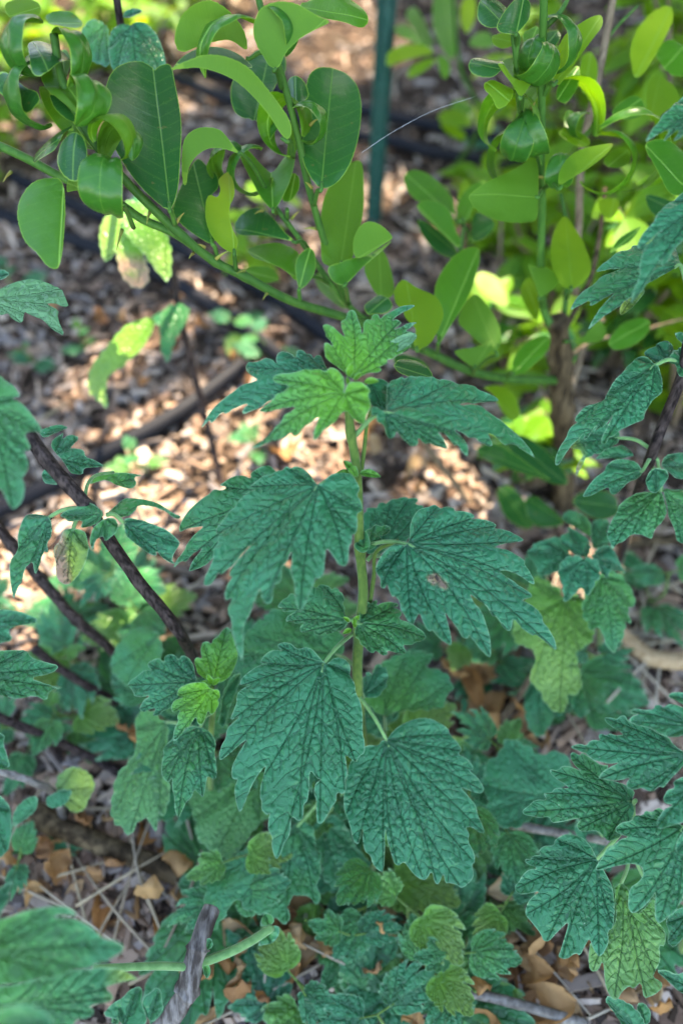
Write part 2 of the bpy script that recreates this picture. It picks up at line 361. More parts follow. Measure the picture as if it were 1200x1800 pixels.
def palmate_veins(base, tips, rng):
    A = []; B = []; A2 = []; B2 = []
    for t in tips:
        d = t - base; L = np.linalg.norm(d); pr = np.array([-d[1], d[0]]) / L
        bow = rng.uniform(-0.05, 0.05) * L; pts = []
        for k in range(7):
            s = k / 6 * 0.97; pts.append(base + d * s + pr * bow * math.sin(math.pi * s))
        A += pts[:-1]; B += pts[1:]
        for k in range(1, 8):
            s = 0.16 + 0.1 * k + rng.uniform(-0.02, 0.02); p = base + d * s
            for sg in (-1, 1):
                ln = L * (0.20 * (1 - s) + 0.07); q = p + (d / L * 0.78 + pr * sg * 0.62) * ln
                m_ = p + (d / L * 0.62 + pr * sg * 0.70) * ln * 0.5
                A2 += [p, m_]; B2 += [m_, q]
    return A, B, A2, B2
def pinnate_veins(base, tip, width, rng, n=9):
    d = tip - base; L = np.linalg.norm(d); pr = np.array([-d[1], d[0]]) / L
    A = []; B = []; A2 = []; B2 = []; A.append(base); B.append(tip)
    for k in range(1, n):
        p = base + d * (k / n)
        for sg in (-1, 1):
            q = p + d * 0.10 + pr * sg * width * 0.42; A2.append(p); B2.append(q)
    return A, B, A2, B2

SEED = [1]
def leaf_mesh(polys, base, tip, tips, mat, sp, droop=0.0, fold=0.0, wave=0.02, puff=0.0012, kind='m', young=0.0, yellow=0.0, brown=0.0, holes=(), cup=0.0):
    """polys: 2D outlines in metres in the leaf's own plane, base at the origin, +y towards the tip; returns mesh in the leaf's own space"""
    SEED[0] += 1; rng = np.random.default_rng(SEED[0])
    L = float(np.linalg.norm(tip - base))
    width = float(polys[:, 0].max() - polys[:, 0].min())
    if kind == 'm':
        A, B, A2, B2 = palmate_veins(base, tips, rng); ln = list(zip(A, B)) + (list(zip(A2, B2)) if sp < .0022 else [])
    else:
        A, B, A2, B2 = pinnate_veins(base, tip, width, rng); ln = [(base, tip)]
    V, F, P = fill(polys, sp, rng, holes, ln)
    dv = seg_dist(V, A, B); d2 = seg_dist(V, A2, B2) if A2 else dv
    de = seg_dist(V, P, np.roll(P, -1, 0))
    s = V[:, 1] / L; u = V[:, 0]
    ph = rng.uniform(0, 6.28, 4)
    h = -droop * L * np.sign(s) * s * s + fold * np.abs(u) + cup * u * u / max(width, 1e-4)
    h += wave * L * (np.sin(u / L * 7 + ph[0] + s * 2.2) * 0.5 + np.sin(s * 8 + ph[1] + u / L * 3.0) * 0.35) * np.clip(np.hypot(u, V[:, 1]) / L, 0, 1)
    h += 0.3 * wave * L * np.sin(np.arctan2(u, V[:, 1] + 1e-6) * 9 + ph[2]) * np.clip(1 - de / (0.15 * L), 0, 1)
    h += puff * (1 - np.exp(-dv / 0.0030)) + 0.6 * puff * (1 - np.exp(-d2 / 0.0012))
    yg = young * np.clip(1.35 - np.hypot(u, V[:, 1]) / (0.8 * L), 0, 1)
    yl = yellow * np.clip(0.35 + 0.9 * np.clip(s, 0, 1), 0, 1) if np.isscalar(yellow) else yellow(u / L, s)
    br = np.full(len(V), brown) if np.isscalar(brown) else brown(u / L, s)
    if holes:
        for hh in holes: br = np.maximum(br, np.clip(1 - seg_dist(V, hh, np.roll(hh, -1, 0)) / 0.0016, 0, 1))
    W = np.stack([V[:, 0], V[:, 1], h], 1)
    return W, F, dict(mid=u, len=s, vein=dv, vein2=d2, edge=de, young=yg, yellow=yl, brown=br), V

def tri_up(W, F):                          # make the faces point to +z of the leaf's own space
    a = W[F[:, 1]] - W[F[:, 0]]; b = W[F[:, 2]] - W[F[:, 0]]
    fl = (a[:, 0] * b[:, 1] - a[:, 1] * b[:, 0]) < 0; F = F.copy(); F[fl] = F[fl][:, ::-1]; return F

TEMPL = {}
def traced(parent, fr, outline, base, tip, tips, d, tx, ty, mat=None, under=False, kind='m', sp=0.0016, pet=None, name='leaf', keep=None, holes=(), smooth=1, petr=0.0011, petm=None, flat=None, **kw):
    """a leaf whose outline was read off the photograph; it gets its own distance, tilt and bend"""
    ox, oy, sc = fr
    px = lambda p: (ox + p[0] / sc, oy + p[1] / sc)
    n = Vector((tx, ty, -1.0))
    b = px(base); r0 = Vector(((b[0] - 600) / FPX, (900 - b[1]) / FPX, 1.0)); P0 = r0 * d; k0 = n.dot(P0)
    def hit(p):
        p = px(p); r = Vector(((p[0] - 600) / FPX, (900 - p[1]) / FPX, 1.0)); return r * (k0 / n.dot(r))
    nn = -n.normalized()                                   # points away from the viewer
    T = hit(tip); v = (T - P0).normalized(); fz = -nn      # fz towards the viewer
    u = v.cross(fz).normalized()
    to2 = lambda q: np.array([(hit(q) - P0).dot(u), (hit(q) - P0).dot(v)])
    O = chaikin(np.array([to2(q) for q in (parse(outline) if isinstance(outline, str) else outline)]), smooth)
    if kind == 'p' and sp < .0032:                          # shallow rounded teeth along a citrus margin
        O = resample(O, .0011); c_ = O.mean(0); run = np.concatenate([[0], np.cumsum(np.linalg.norm(np.diff(O, axis=0), axis=1))])
        w_ = (O - c_) / (np.linalg.norm(O - c_, axis=1)[:, None] + 1e-9); O = O + w_ * (0.00028 * np.abs(np.sin(run / .0034 * math.pi)) + .0005 * np.sin(run / .021))[:, None]
    if kind == 'm' and sp >= .0018:                         # scalloped teeth where the outline was only read roughly
        O = resample(O, .0012); c_ = O.mean(0); run = np.concatenate([[0], np.cumsum(np.linalg.norm(np.diff(O, axis=0), axis=1))])
        w_ = (O - c_) / (np.linalg.norm(O - c_, axis=1)[:, None] + 1e-9); k_ = min(1.0, np.ptp(O, axis=0).max() / .05)
        O = O + w_ * (k_ * (.0020 * np.abs(np.sin(run / (.0085 * k_) * math.pi)) ** .7 + .0016 * np.sin(run / .009)))[:, None]
    tp = [to2(q) for q in tips] or [to2(tip)]
    hs = [chaikin(np.array([to2(q) for q in parse(h)])) for h in holes]
    W, F, at_, uv = leaf_mesh(O, np.zeros(2), to2(tip), tp, mat, sp, kind=kind, holes=hs, **kw)
    F = tri_up(W, F)
    if not under: F = F[:, ::-1]          # right, up, forward is a left-handed frame
    loc = lambda q: CAM + RIGHT * q.x + UP * q.y + FWD * q.z
    X = [loc(P0 + u * float(a) + v * float(b_) + fz * float(c)) for a, b_, c in W]
    o = link(name, mesh(name, X, F.tolist(), mat or M_MW, attrs=at_, uv=uv + np.array([SEED[0] * 0.37 % 1, SEED[0] * 0.61 % 1])), parent)
    if keep: TEMPL[keep] = (O, to2(tip), tp)
    if pet is not None:
        q = at(*pet); e = loc(P0); m_ = q.lerp(e, 0.55) + Vector((0, 0, 0.004))
        tube('petiole', [q, m_, e, e.lerp(loc(T), 0.06)], petr * 1.15, petr * 0.8, petm or M_PET, o, seg=7, n=5)
    return o

def curled(parent, base, D, N, L, W, curl, cupd, mat=None, name='leaf', power=1.0, ns=22, ntt=10, yellow=0.0, twist=0.0, pet=None, crinkle=0.0, world=False, tipw=0.9):
    """a leaf rolled along its length and cupped across it"""
    SEED[0] += 1; rng = random.Random(SEED[0])
    P = at(*base) if not isinstance(base, Vector) else base.copy()
    d = (Vector(D) if world else cam_vec(*D)).normalized(); n = (Vector(N) if world else cam_vec(*N)); n = (n - d * n.dot(d)).normalized()
    b = d.cross(n); V = []; uv = []; ve = []; v2 = []; ed = []; mi = []; le = []; step = L / ns; cupr = R(cupd); P0 = P.copy()
    for i in range(ns + 1):
        s = i / ns; hw = W * 0.5 * (math.sin(math.pi * min(1, s ** 0.85 * 0.985 + 0.012))) ** tipw + 0.0003
        for j in range(ntt + 1):
            t = j / ntt * 2 - 1; ca = max(abs(cupr), 1e-3)
            x = hw * math.sin(t * ca) / ca; z = hw * (1 - math.cos(t * ca)) / ca * (1 if cupd >= 0 else -1)
            z += crinkle * W * noise.noise(Vector((s * 5, t * 2.2, SEED[0] * 1.7)))
            V.append(P + b * x + n * z); uv.append((hw * t + SEED[0] * .31 % 1, s * L + SEED[0] * .17 % 1)); ve.append(abs(hw * t)); mi.append(hw * t); le.append(s)
            g = (s * 9 + abs(t) * 1.1) % 1; v2.append(min(g, 1 - g) * L / 9); ed.append(hw * (1 - abs(t)))
        ang = R(curl) * (power * s ** (power - 1) if power != 1 else 1) / ns
        q = Matrix.Rotation(-ang, 3, b); d = (q @ d).normalized(); n = (q @ n).normalized()
        if twist:
            q = Matrix.Rotation(R(twist) / ns, 3, d); n = q @ n; b = q @ b
        P = P + d * step
    F = []
    w_ = ntt + 1
    for i in range(ns):
        for j in range(ntt): F.append((i * w_ + j, i * w_ + j + 1, (i + 1) * w_ + j + 1, (i + 1) * w_ + j))
    a = V[w_] - V[0]
    o_n = (V[w_ + ntt // 2] - V[ntt // 2]).cross(V[ntt // 2 + 1] - V[ntt // 2])
    k = len(V)
    me = mesh(name, V, F, mat or M_LEM, attrs=dict(mid=mi, len=le, vein=ve, vein2=v2, edge=ed, yellow=[yellow] * k, brown=[0] * k, young=[0] * k), uv=uv)
    o = link(name, me, parent)
    if pet is not None:
        q = at(*pet) if not isinstance(pet, Vector) else pet
        tube('petiole', [q, P0.lerp(q, 0.4) + Vector((0, 0, 0.002)), P0], 0.0011, 0.0009, M_CITRUS, o, seg=6, n=4)
    return o
# ---------------------------------------------------------------- ground
def build_ground():
    N = 150; xs = np.linspace(-14, 14, N); xs = np.sign(xs) * (np.abs(xs) / 14) ** 2.6 * 14; ys = xs + 0.8
    V = [(x, y, gz(x, y) if abs(x) < 4 and abs(y) < 5 else 0.0) for y in ys for x in xs]
    F = [(j * N + i, j * N + i + 1, (j + 1) * N + i + 1, (j + 1) * N + i) for j in range(N - 1) for i in range(N - 1)]
    o = link('ground', mesh('ground', V, F, M_SOIL)); tag(o, kind='structure')
build_ground()

# ---------------------------------------------------------------- frames of the enlarged views the outlines were read from
H1 = (0, 0, 2); H2 = (600, 0, 2); H3 = (0, 400, 2); H4 = (600, 400, 2); H5 = (0, 900, 2); PX = (0, 0, 1)
F1 = (350, 510, 3); F2 = (640, 630, 3.75); F3 = (300, 800, 3.4286); F4 = (640, 860, 3.3333); F5 = (370, 1110, 4.138); F6 = (590, 1150, 4.2857)
F7 = (180, 1090, 4.736); F8 = (470, 1000, 4); F9 = (890, 1200, 3.871); F10 = (890, 1450, 3.871); F11 = (980, 160, 4.0909); F12 = (960, 580, 4.7375); F13 = (840, 880, 4)
F14 = (0, 640, 3.529); F15 = (0, 1480, 3.529); G4 = (400, 340, 3.3333); G7 = (700, 280, 3); FB = (340, 1400, 3.529)

# ---------------------------------------------------------------- the motherwort in the middle
def P3(*a): return [at(*p) if len(p) == 3 else ground_at(*p) for p in a]
st = P3((610, 690, .366), (616, 760, .374), (627, 830, .386), (632, 960, .406), (638, 1040, .422), (631, 1110, .440), (628, 1200, .462), (640, 1330, .505), (655, 1440)); st[-1].z -= 0.01
A = thing('motherwort_plant', st[-1], 'upright motherwort with large blue-green toothed leaves in the middle of the bed', 'herb')
tube('stem', st, 0.0021, 0.0038, M_STEM, A, seg=12, n=10, square=0.10, bumps=[(0.13, .02, .25), (0.38, .02, .25), (0.62, .02, .3)])
tube('shoot', P3((634, 835, .392), (640, 790, .386), (645, 745, .380), (655, 715, .376)), 0.0012, 0.0009, M_STEM, A, seg=8, square=0.08)
tube('shoot', P3((650, 1060, .436), (657, 1010, .432), (661, 970, .428), (700, 950, .42)), 0.0014, 0.0010, M_STEM, A, seg=8, square=0.08)

traced(A, F1, "790,465 740,420 660,380 655,335 650,300 668,293 700,312 690,285 662,265 660,240 642,210 660,197 695,205 745,250 765,258 745,215 742,175 770,160 780,120 800,105 825,115 835,160 850,200 852,240 862,225 862,180 885,155 905,160 912,130 945,120 955,150 975,125 1020,100 1060,75 1110,60 1150,65 1110,90 1060,115 1020,150 1045,145 1072,155 1060,180 1025,200 1060,195 1100,170 1155,162 1120,190 1085,215 1130,220 1095,250 1050,280 1085,290 1118,300 1090,330 1040,350 1020,370 985,375 990,395 945,410 960,430 935,445 890,440 850,465 815,475",
       (800, 470), (1000, 130), [(650, 300), (650, 205), (800, 105), (1150, 65), (1155, 162), (1118, 300)], .368, .25, .45, sp=.0012, droop=.06, fold=.10, young=.75, wave=.025)
traced(A, F1, "980,300 1060,240 1130,215 1150,240 1120,290 1060,330 1000,345", (985, 330), (1148, 228), [(1148, 228)], .382, -.3, .3, under=True, droop=.1)
traced(A, F1, "760,555 770,500 745,440 700,415 665,425 630,412 590,425 560,420 530,430 480,440 430,435 390,445 385,470 420,490 470,495 455,530 400,545 395,560 345,590 305,610 330,622 390,620 450,615 510,612 480,635 440,650 435,670 405,690 375,720 350,745 300,780 262,803 300,805 345,790 385,770 400,778 440,770 480,740 500,772 530,755 555,720 590,700 635,670 620,705 605,735 598,785 625,770 650,735 690,715 720,700 745,660 780,640 800,665 830,695 870,710 880,670 905,630 905,590 890,565 905,540 890,515 850,495 810,490 780,510",
       (765, 545), (330, 760), [(388, 458), (305, 610), (262, 803), (598, 785), (870, 705), (905, 590), (640, 415), (880, 520)], .356, -.10, .62, sp=.0012, droop=.10, fold=-.05, young=.8, wave=.03)
traced(A, F1, "720,470 670,400 650,345 640,330 615,335 605,355 590,325 565,325 550,310 515,310 510,345 490,320 445,302 415,312 405,345 412,372 385,345 350,330 315,345 270,345 262,340 245,365 250,405 280,435 310,460 300,465 230,475 190,500 130,535 90,560 40,600 0,655 50,620 60,640 120,598 140,610 200,585 265,573 225,600 232,622 290,605 330,590 420,545 550,540 680,520",
       (710, 480), (40, 600), [(245, 365), (0, 655), (230, 620), (445, 302), (560, 312), (640, 332)], .378, .12, .55, sp=.0014, droop=.16, fold=-.1, wave=.03)
traced(A, F2, "140,358 148,330 148,290 150,220 150,180 175,140 215,135 245,115 270,128 300,110 340,125 370,120 420,125 445,115 490,130 540,120 590,130 625,155 680,150 740,162 760,185 830,200 880,220 903,240 870,250 810,252 770,265 720,278 690,272 640,285 630,298 680,290 740,280 790,290 820,320 880,355 930,380 960,405 1010,440 1070,490 1120,540 1160,595 1130,575 1080,555 1020,520 975,515 960,528 910,512 870,470 820,465 850,505 862,540 820,545 770,520 740,498 690,500 640,470 590,455 640,490 670,530 690,590 688,635 650,600 615,555 605,570 570,540 530,490 480,485 520,520 550,560 555,585 520,580 470,565 430,545 400,565 355,510 355,570 310,580 270,545 240,515 215,480 200,515 165,525 140,500 130,450 100,435 75,420 80,390 45,390 40,350 60,325 95,340 120,362",
       (140, 360), (1100, 540), [(300, 112), (590, 130), (903, 240), (1160, 595), (862, 540), (688, 635), (555, 585), (330, 580), (175, 525), (160, 160)], .366, .16, .72, sp=.0012, droop=.10, fold=-.06, wave=.02, pet=(620, 770, .376), keep='side')
traced(A, F2, "140,362 60,320 25,270 20,200 40,150 100,135 160,150 150,200 148,300", (130, 360), (60, 150), [(40, 150), (150, 160), (25, 260)], .378, .1, .5, sp=.002, droop=.1)
for (o_, b_, t_, d_) in [("700,640 660,625 655,600 680,590 690,560 720,560 740,590 770,560 790,590 830,570 840,600 800,640", (740, 640), (780, 565), .384)]:
    pass
# the young tuft at the tip
for (cx, cy, ln, a, tz) in [(612, 662, 26, 75, .5), (604, 672, 20, 130, .4), (622, 668, 20, 45, .5), (640, 672, 26, 10, .2), (598, 668, 15, 165, .6), (612, 676, 14, 100, .8)]:
    curled(A, (cx, cy, .364), (math.cos(R(a)), math.sin(R(a)), tz), (-.3 * math.cos(R(a)), .4, 1), ln / FPX * .365, ln * .5 / FPX * .365, 25, 40, M_MW, ns=10, ntt=6, crinkle=.05).data.attributes['young'].data.foreach_set('value', [1.0] * 77)
# pair of tiny leaflets on the node below
for (cx, cy, a) in [(622, 832, 172), (632, 832, 8), (628, 838, 120)]:
    q = curled(A, (cx, cy, .382), (math.cos(R(a)), math.sin(R(a)) - .1, .3), (0, .6, 1), 38 / FPX * .38, 16 / FPX * .38, 40, 25, M_MW, ns=12, ntt=6, crinkle=.12)
    q.data.attributes['young'].data.foreach_set('value', [.7] * len(q.data.vertices))

traced(A, F3, "890,185 865,165 845,125 800,85 750,65 720,75 695,62 670,85 635,85 600,110 560,110 520,140 465,170 510,190 480,195 430,230 390,265 385,285 340,310 300,365 262,400 255,440 310,430 275,455 275,510 245,535 245,580 230,620 185,690 175,735 215,740 245,710 270,665 290,680 330,655 385,620 440,560 482,518 440,545 385,625 345,660 340,690 360,705 320,750 305,800 318,835 360,815 330,880 330,920 352,940 350,1000 365,1080 385,1140 408,1190 415,1130 420,1060 420,1000 435,960 460,935 480,890 510,820 538,785 538,830 560,870 590,870 605,850 618,760 650,755 665,735 665,670 700,640 730,570 730,640 718,690 740,750 742,850 765,905 790,880 830,800 860,740 865,720 900,715 920,690 925,620 935,545 970,585 1010,640 1045,650 1070,620 1070,540 1090,515 1090,465 1115,455 1125,400 1120,340 1155,325 1150,280 1120,240 1140,200 1120,165 1090,125 1040,112 980,122 940,150 912,180",
       (890, 188), (480, 1000), [(465, 170), (255, 435), (185, 730), (312, 830), (408, 1190), (575, 870), (765, 905), (1045, 650), (1120, 455), (1155, 320), (720, 75)], .372, -.10, .72, sp=.0012, droop=.10, fold=-.10, wave=.022, pet=(628, 838, .388), keep='big')
traced(A, F3, "640,110 600,70 560,75 510,90 480,110 485,145 440,122 380,125 330,155 290,180 340,190 310,215 260,205 240,230 190,255 120,300 70,350 40,400 45,430 90,410 150,408 200,412 140,450 90,500 70,540 20,590 0,640 50,595 85,605 115,560 190,525 150,570 115,610 95,665 140,655 180,640 210,630 250,590 330,520 500,430 700,260",
       (700, 230), (60, 480), [(290, 182), (40, 415), (0, 640), (95, 665), (500, 95)], .440, .05, .6, sp=.0016, droop=.12, wave=.03)
traced(A, F4, "250,320 265,290 265,220 280,170 315,120 350,105 380,98 410,82 435,95 445,110 490,102 525,115 530,130 580,125 635,130 655,150 630,160 700,158 760,165 790,185 770,205 830,210 880,222 930,245 958,265 900,280 840,292 790,312 770,325 840,335 890,355 935,380 960,400 950,412 985,450 1015,495 1020,525 985,510 940,480 890,460 840,450 800,455 830,480 890,510 915,530 960,550 1000,580 1005,600 935,622 990,645 1040,680 1065,715 1068,745 1110,785 1150,840 1168,900 1120,870 1080,845 1030,812 1010,822 960,795 885,725 885,780 870,800 830,775 795,720 760,715 740,675 680,635 620,605 640,640 700,700 730,770 760,840 772,945 735,930 690,890 630,825 620,850 590,850 560,805 510,745 475,705 495,765 520,850 520,900 480,885 430,850 400,815 380,830 350,785 325,715 305,750 290,788 265,775 245,735 215,700 210,650 180,620 165,630 148,600 135,550 120,580 95,575 95,520 75,490 65,460 85,410 120,365 160,335 200,325 235,335",
       (250, 322), (1050, 760), [(435, 90), (650, 150), (790, 185), (958, 265), (1020, 525), (1005, 595), (1168, 900), (870, 798), (772, 945), (520, 900), (290, 785), (100, 575), (75, 480)], .392, .12, .66, sp=.0012, droop=.12, fold=-.07, wave=.025, pet=(632, 962, .410),
       holes=("412,493 430,500 450,530 482,550 478,570 450,562 432,540 415,515", "380,515 395,506 405,515 395,530 382,528", "400,545 408,538 415,545 408,552"), keep='wide')
traced(A, F4, "70,390 20,360 10,250 10,120 60,110 100,75 150,60 180,45 260,40 310,60 280,95 340,100 300,150 250,330 150,340", (80, 395), (220, 60), [(260, 42), (338, 100), (60, 112), (150, 62)], .440, -.05, .45, sp=.0018, droop=.1, pet=(645, 985, .43))
traced(A, F4, "20,370 0,330 -10,280 10,240 40,230 60,205 100,215 130,200 165,210 160,235 130,265 90,270 110,300 70,320 60,350", (10, 340), (150, 205), [(165, 215), (60, 205)], .402, .2, .4, sp=.0012, droop=.2, fold=.2, wave=.06, young=.2)
traced(A, F4, "0,380 -30,370 -60,340 -45,300 -60,270 -20,260 10,250 30,280 40,320 30,360", (0, 340), (-30, 370), [(-55, 300), (0, 255)], .400, -.2, .4, sp=.0012, droop=.2, wave=.06, young=.2)
traced(A, F8, "570,360 540,310 545,270 525,245 545,215 525,165 505,160 500,140 470,125 450,140 430,110 380,95 355,105 345,130 310,115 275,130 245,160 210,185 165,155 140,165 135,180 90,190 50,240 90,250 95,280 150,282 200,270 185,290 135,310 112,350 175,360 190,375 265,368 225,400 225,435 265,440 325,425 325,455 360,462 405,440 415,462 450,450 480,435 500,445 545,415 565,390",
       (570, 365), (110, 260), [(50, 240), (112, 350), (230, 437), (380, 95), (340, 458), (520, 165), (450, 450)], .432, -.15, .55, sp=.0013, droop=.12, fold=-.08, wave=.03, pet=(628, 1098, .438), young=.1)
traced(A, F8, "640,380 650,340 640,310 665,255 690,235 710,230 725,245 755,215 775,225 765,262 800,240 860,225 920,228 925,255 880,255 930,280 950,310 920,350 1000,365 1060,395 1110,425 1128,460 1100,490 1040,505 1020,530 950,530 980,570 970,595 910,590 840,570 848,600 810,605 760,570 745,595 715,580 680,545 650,530 645,500 615,485 610,430",
       (640, 385), (1110, 460), [(755, 216), (920, 230), (1128, 460), (978, 590), (828, 606), (725, 590), (620, 470)], .425, .12, .6, sp=.0013, droop=.12, fold=-.06, wave=.03, pet=(632, 1100, .438), young=.1, keep='small')
for (cx, cy, ln, a) in [(620, 1098, 22, 60), (626, 1104, 20, 100), (618, 1106, 18, 200), (614, 1092, 14, 140)]:
    q = curled(A, (cx, cy, .428), (math.cos(R(a)), math.sin(R(a)), .5), (0, .5, 1), ln / FPX * .43, ln * .5 / FPX * .43, 20, 40, M_MW, ns=8, ntt=4)
    q.data.attributes['young'].data.foreach_set('value', [1.0] * len(q.data.vertices))
traced(A, F5, "825,230 790,190 740,130 690,110 650,125 620,120 590,85 540,70 490,80 485,110 520,130 450,130 390,155 358,200 365,220 420,210 330,240 260,290 215,330 205,380 295,375 230,400 185,450 185,510 160,560 130,630 210,600 150,650 110,690 100,760 70,800 45,860 50,920 110,880 180,825 265,765 225,820 190,880 145,960 140,1040 160,1060 190,1060 165,1110 165,1190 190,1290 210,1295 240,1230 270,1150 330,1040 400,960 380,1030 355,1110 350,1190 365,1220 360,1280 400,1325 425,1305 410,1360 408,1430 440,1480 430,1530 445,1600 465,1645 500,1600 525,1520 560,1480 575,1420 575,1350 590,1330 625,1365 660,1355 668,1310 672,1240 700,1220 715,1120 715,1040 725,1000 770,1055 800,1060 755,1095 745,1160 765,1210 762,1290 765,1370 790,1390 830,1350 870,1270 910,1230 915,1155 960,1170 985,1130 975,1070 995,1020 985,940 975,880 1060,945 1080,890 1120,870 1120,790 1105,740 1105,650 1105,590 1090,510 1055,450 1050,380 1010,320 1020,260 990,215 940,190 890,200 850,240",
       (825, 232), (520, 1500), [(492, 88), (360, 200), (208, 380), (135, 630), (50, 912), (200, 1292), (465, 1645), (645, 1362), (787, 1390), (975, 1160), (1060, 945), (1015, 300)], .428, -.05, .62, sp=.0012, droop=.08, fold=-.09, wave=.02, pet=(622, 1112, .440), keep='long')
traced(A, F6, "380,650 400,620 440,570 510,520 580,490 650,475 720,480 790,510 850,545 870,600 920,650 960,710 925,745 990,775 1035,820 1045,860 1010,865 1080,920 1130,990 1120,1035 1050,1030 940,985 1010,1060 1070,1130 1085,1200 1120,1270 1145,1340 1090,1330 1040,1290 985,1295 1020,1340 1010,1400 1060,1490 1065,1560 1040,1580 1060,1650 1040,1700 970,1760 930,1730 870,1715 840,1720 825,1640 790,1730 760,1720 735,1620 690,1700 630,1680 570,1620 520,1555 480,1590 445,1570 420,1490 390,1400 375,1300 375,1400 370,1640 320,1620 280,1570 265,1510 220,1480 205,1390 210,1290 185,1390 170,1430 135,1400 115,1310 95,1240 65,1170 60,1070 80,940 100,820 170,740 230,685 320,690 345,650",
       (380, 645), (720, 1640), [(870, 590), (960, 715), (1045, 858), (1130, 1015), (1145, 1340), (1062, 1560), (970, 1758), (775, 1728), (680, 1700), (470, 1588), (365, 1640), (165, 1428), (80, 1200)], .462, .05, .55, sp=.0013, droop=.08, fold=-.12, wave=.02, pet=(630, 1222, .466), keep='round')
traced(A, F6, "370,470 330,420 200,330 260,150 360,50 500,0 640,-10 720,0 700,60 660,90 780,100 850,150 870,260 790,300 800,370 700,400 640,410 560,430 450,440", (365, 470), (700, 80), [(700, 10), (860, 200), (790, 360), (350, 60), (520, 0)], .520, -.1, .45, sp=.002, droop=.12, wave=.03, young=.35, pet=(676, 1302, .474))
traced(A, F6, "200,320 185,280 165,235 200,215 195,180 230,160 220,140 255,130 270,160 290,130 300,80 340,70 355,100 385,95 390,130 400,180 380,210 385,245 350,270 320,320 260,330", (210, 322), (340, 90), [(335, 75), (225, 142), (395, 180), (170, 235)], .474, .1, .2, sp=.0015, droop=.2, fold=.1, wave=.05, pet=(628, 1215, .464))
traced(A, FB, "620,190 560,240 470,260 380,290 300,330 220,380 150,430 95,500 90,570 75,650 95,760 120,830 150,760 180,750 210,690 250,640 295,615 330,670 420,690 480,720 560,790 600,770 575,640 620,600 690,600 720,650 760,640 750,580 750,510 790,500 780,440 800,370 740,300 740,230 680,180",
       (640, 190), (110, 740), [(120, 828), (95, 500), (330, 668), (575, 790), (745, 640), (790, 495), (795, 370)], .515, -.1, .75, sp=.0018, droop=.1, fold=-.12, wave=.03, pet=(640, 1330, .507))
traced(A, FB, "580,800 600,760 680,690 760,670 830,720 860,800 860,900 790,940 750,975 690,950 600,890", (760, 670), (730, 970), [(750, 972), (590, 870), (860, 890), (860, 780)], .545, .1, .5, sp=.002, droop=.1, young=.6, yellow=.3)
traced(A, FB, "640,200 760,220 780,160 880,120 960,200 1000,310 1090,420 1000,470 960,560 880,580 800,520 800,400 760,300", (800, 150), (930, 560), [(1085, 420), (940, 570), (790, 500)], .54, .05, .5, sp=.002, droop=.1, pet=(644, 1345, .515))
traced(A, PX, "330,1390 350,1440 345,1470 372,1500 400,1510 425,1475 455,1440 490,1440 500,1380 430,1350 390,1330", (450, 1350), (375, 1490), [(335, 1440), (375, 1500), (455, 1440)], .55, -.1, .6, sp=.002, droop=.1, young=.25, yellow=.1, pet=(636, 1300, .50))
traced(A, PX, "470,1080 440,1110 410,1150 420,1200 480,1220 540,1200 590,1170 600,1120 560,1080 520,1070", (590, 1150), (430, 1130), [(415, 1150), (440, 1110), (500, 1075), (480, 1218)], .50, 0, .5, sp=.002, droop=.1, young=.1, pet=(632, 1180, .47))

# ---------------------------------------------------------------- shorter shoot left of it
st = P3((372, 1205, .440), (375, 1240, .452), (368, 1330, .50), (372, 1400, .56), (380, 1440)); st[-1].z -= .01
B = thing('motherwort_plant', st[-1], 'short motherwort shoot with bright lime-green heart beside the main plant', 'herb')
tube('stem', st, .0016, .0028, M_STEM, B, seg=8, square=.08)
traced(B, F7, "800,510 770,440 765,380 720,310 665,290 635,330 600,285 550,280 515,310 520,355 470,315 420,325 370,350 375,385 410,415 350,410 310,440 270,470 220,495 195,530 225,560 255,600 260,630 320,640 400,625 330,670 295,735 340,765 380,740 440,725 405,795 460,790 500,750 570,730 640,640", (800, 515), (240, 560), [(195, 530), (298, 735), (410, 795), (372, 350), (550, 280), (690, 295)], .444, -.1, .5, sp=.0014, droop=.08, fold=-.05, wave=.03)
traced(B, F7, "920,540 850,490 790,450 780,400 760,340 790,310 830,330 815,250 830,190 870,175 910,200 920,160 970,130 985,90 1040,40 1075,80 1130,260 1130,330 1090,420 1060,480 1000,520", (920, 542), (1030, 80), [(1040, 40), (830, 185), (768, 340), (1130, 290)], .444, .2, .4, sp=.0014, droop=.1, fold=.1, young=.8, wave=.03)
traced(B, F7, "910,580 860,520 800,520 720,530 640,560 605,620 680,640 600,660 565,720 580,770 650,740 620,800 630,840 590,900 570,1000 610,990 660,930 690,890 720,890 780,800 790,860 820,875 850,830 880,750 900,790 930,780 980,700 960,660 985,640 975,580", (910, 575), (610, 950), [(605, 620), (570, 760), (570, 1000), (815, 873), (915, 785), (980, 650)], .432, -.1, .6, sp=.0014, droop=.1, fold=-.06, young=1.0, wave=.03)
traced(B, F7, "815,890 740,880 640,950 560,1000 500,1060 510,1120 485,1210 490,1300 540,1350 580,1300 570,1380 590,1470 585,1560 615,1645 650,1580 690,1500 730,1480 760,1400 790,1430 830,1475 850,1400 860,1340 870,1290 920,1320 945,1300 945,1180 930,1100 950,1020 900,930", (815, 892), (640, 1560), [(505, 1060), (490, 1250), (530, 1345), (615, 1645), (830, 1472), (930, 1318), (945, 1050)], .452, -.05, .6, sp=.0014, droop=.1, fold=-.1, wave=.03, pet=(374, 1250, .455))
traced(B, F7, "980,800 1000,700 1040,560 1080,480 1150,450 1130,560 1090,660 1050,760 1020,880 970,850", (1010, 640), (1000, 870), [(1000, 870), (1140, 460)], .47, .3, .5, sp=.0018, droop=.1)
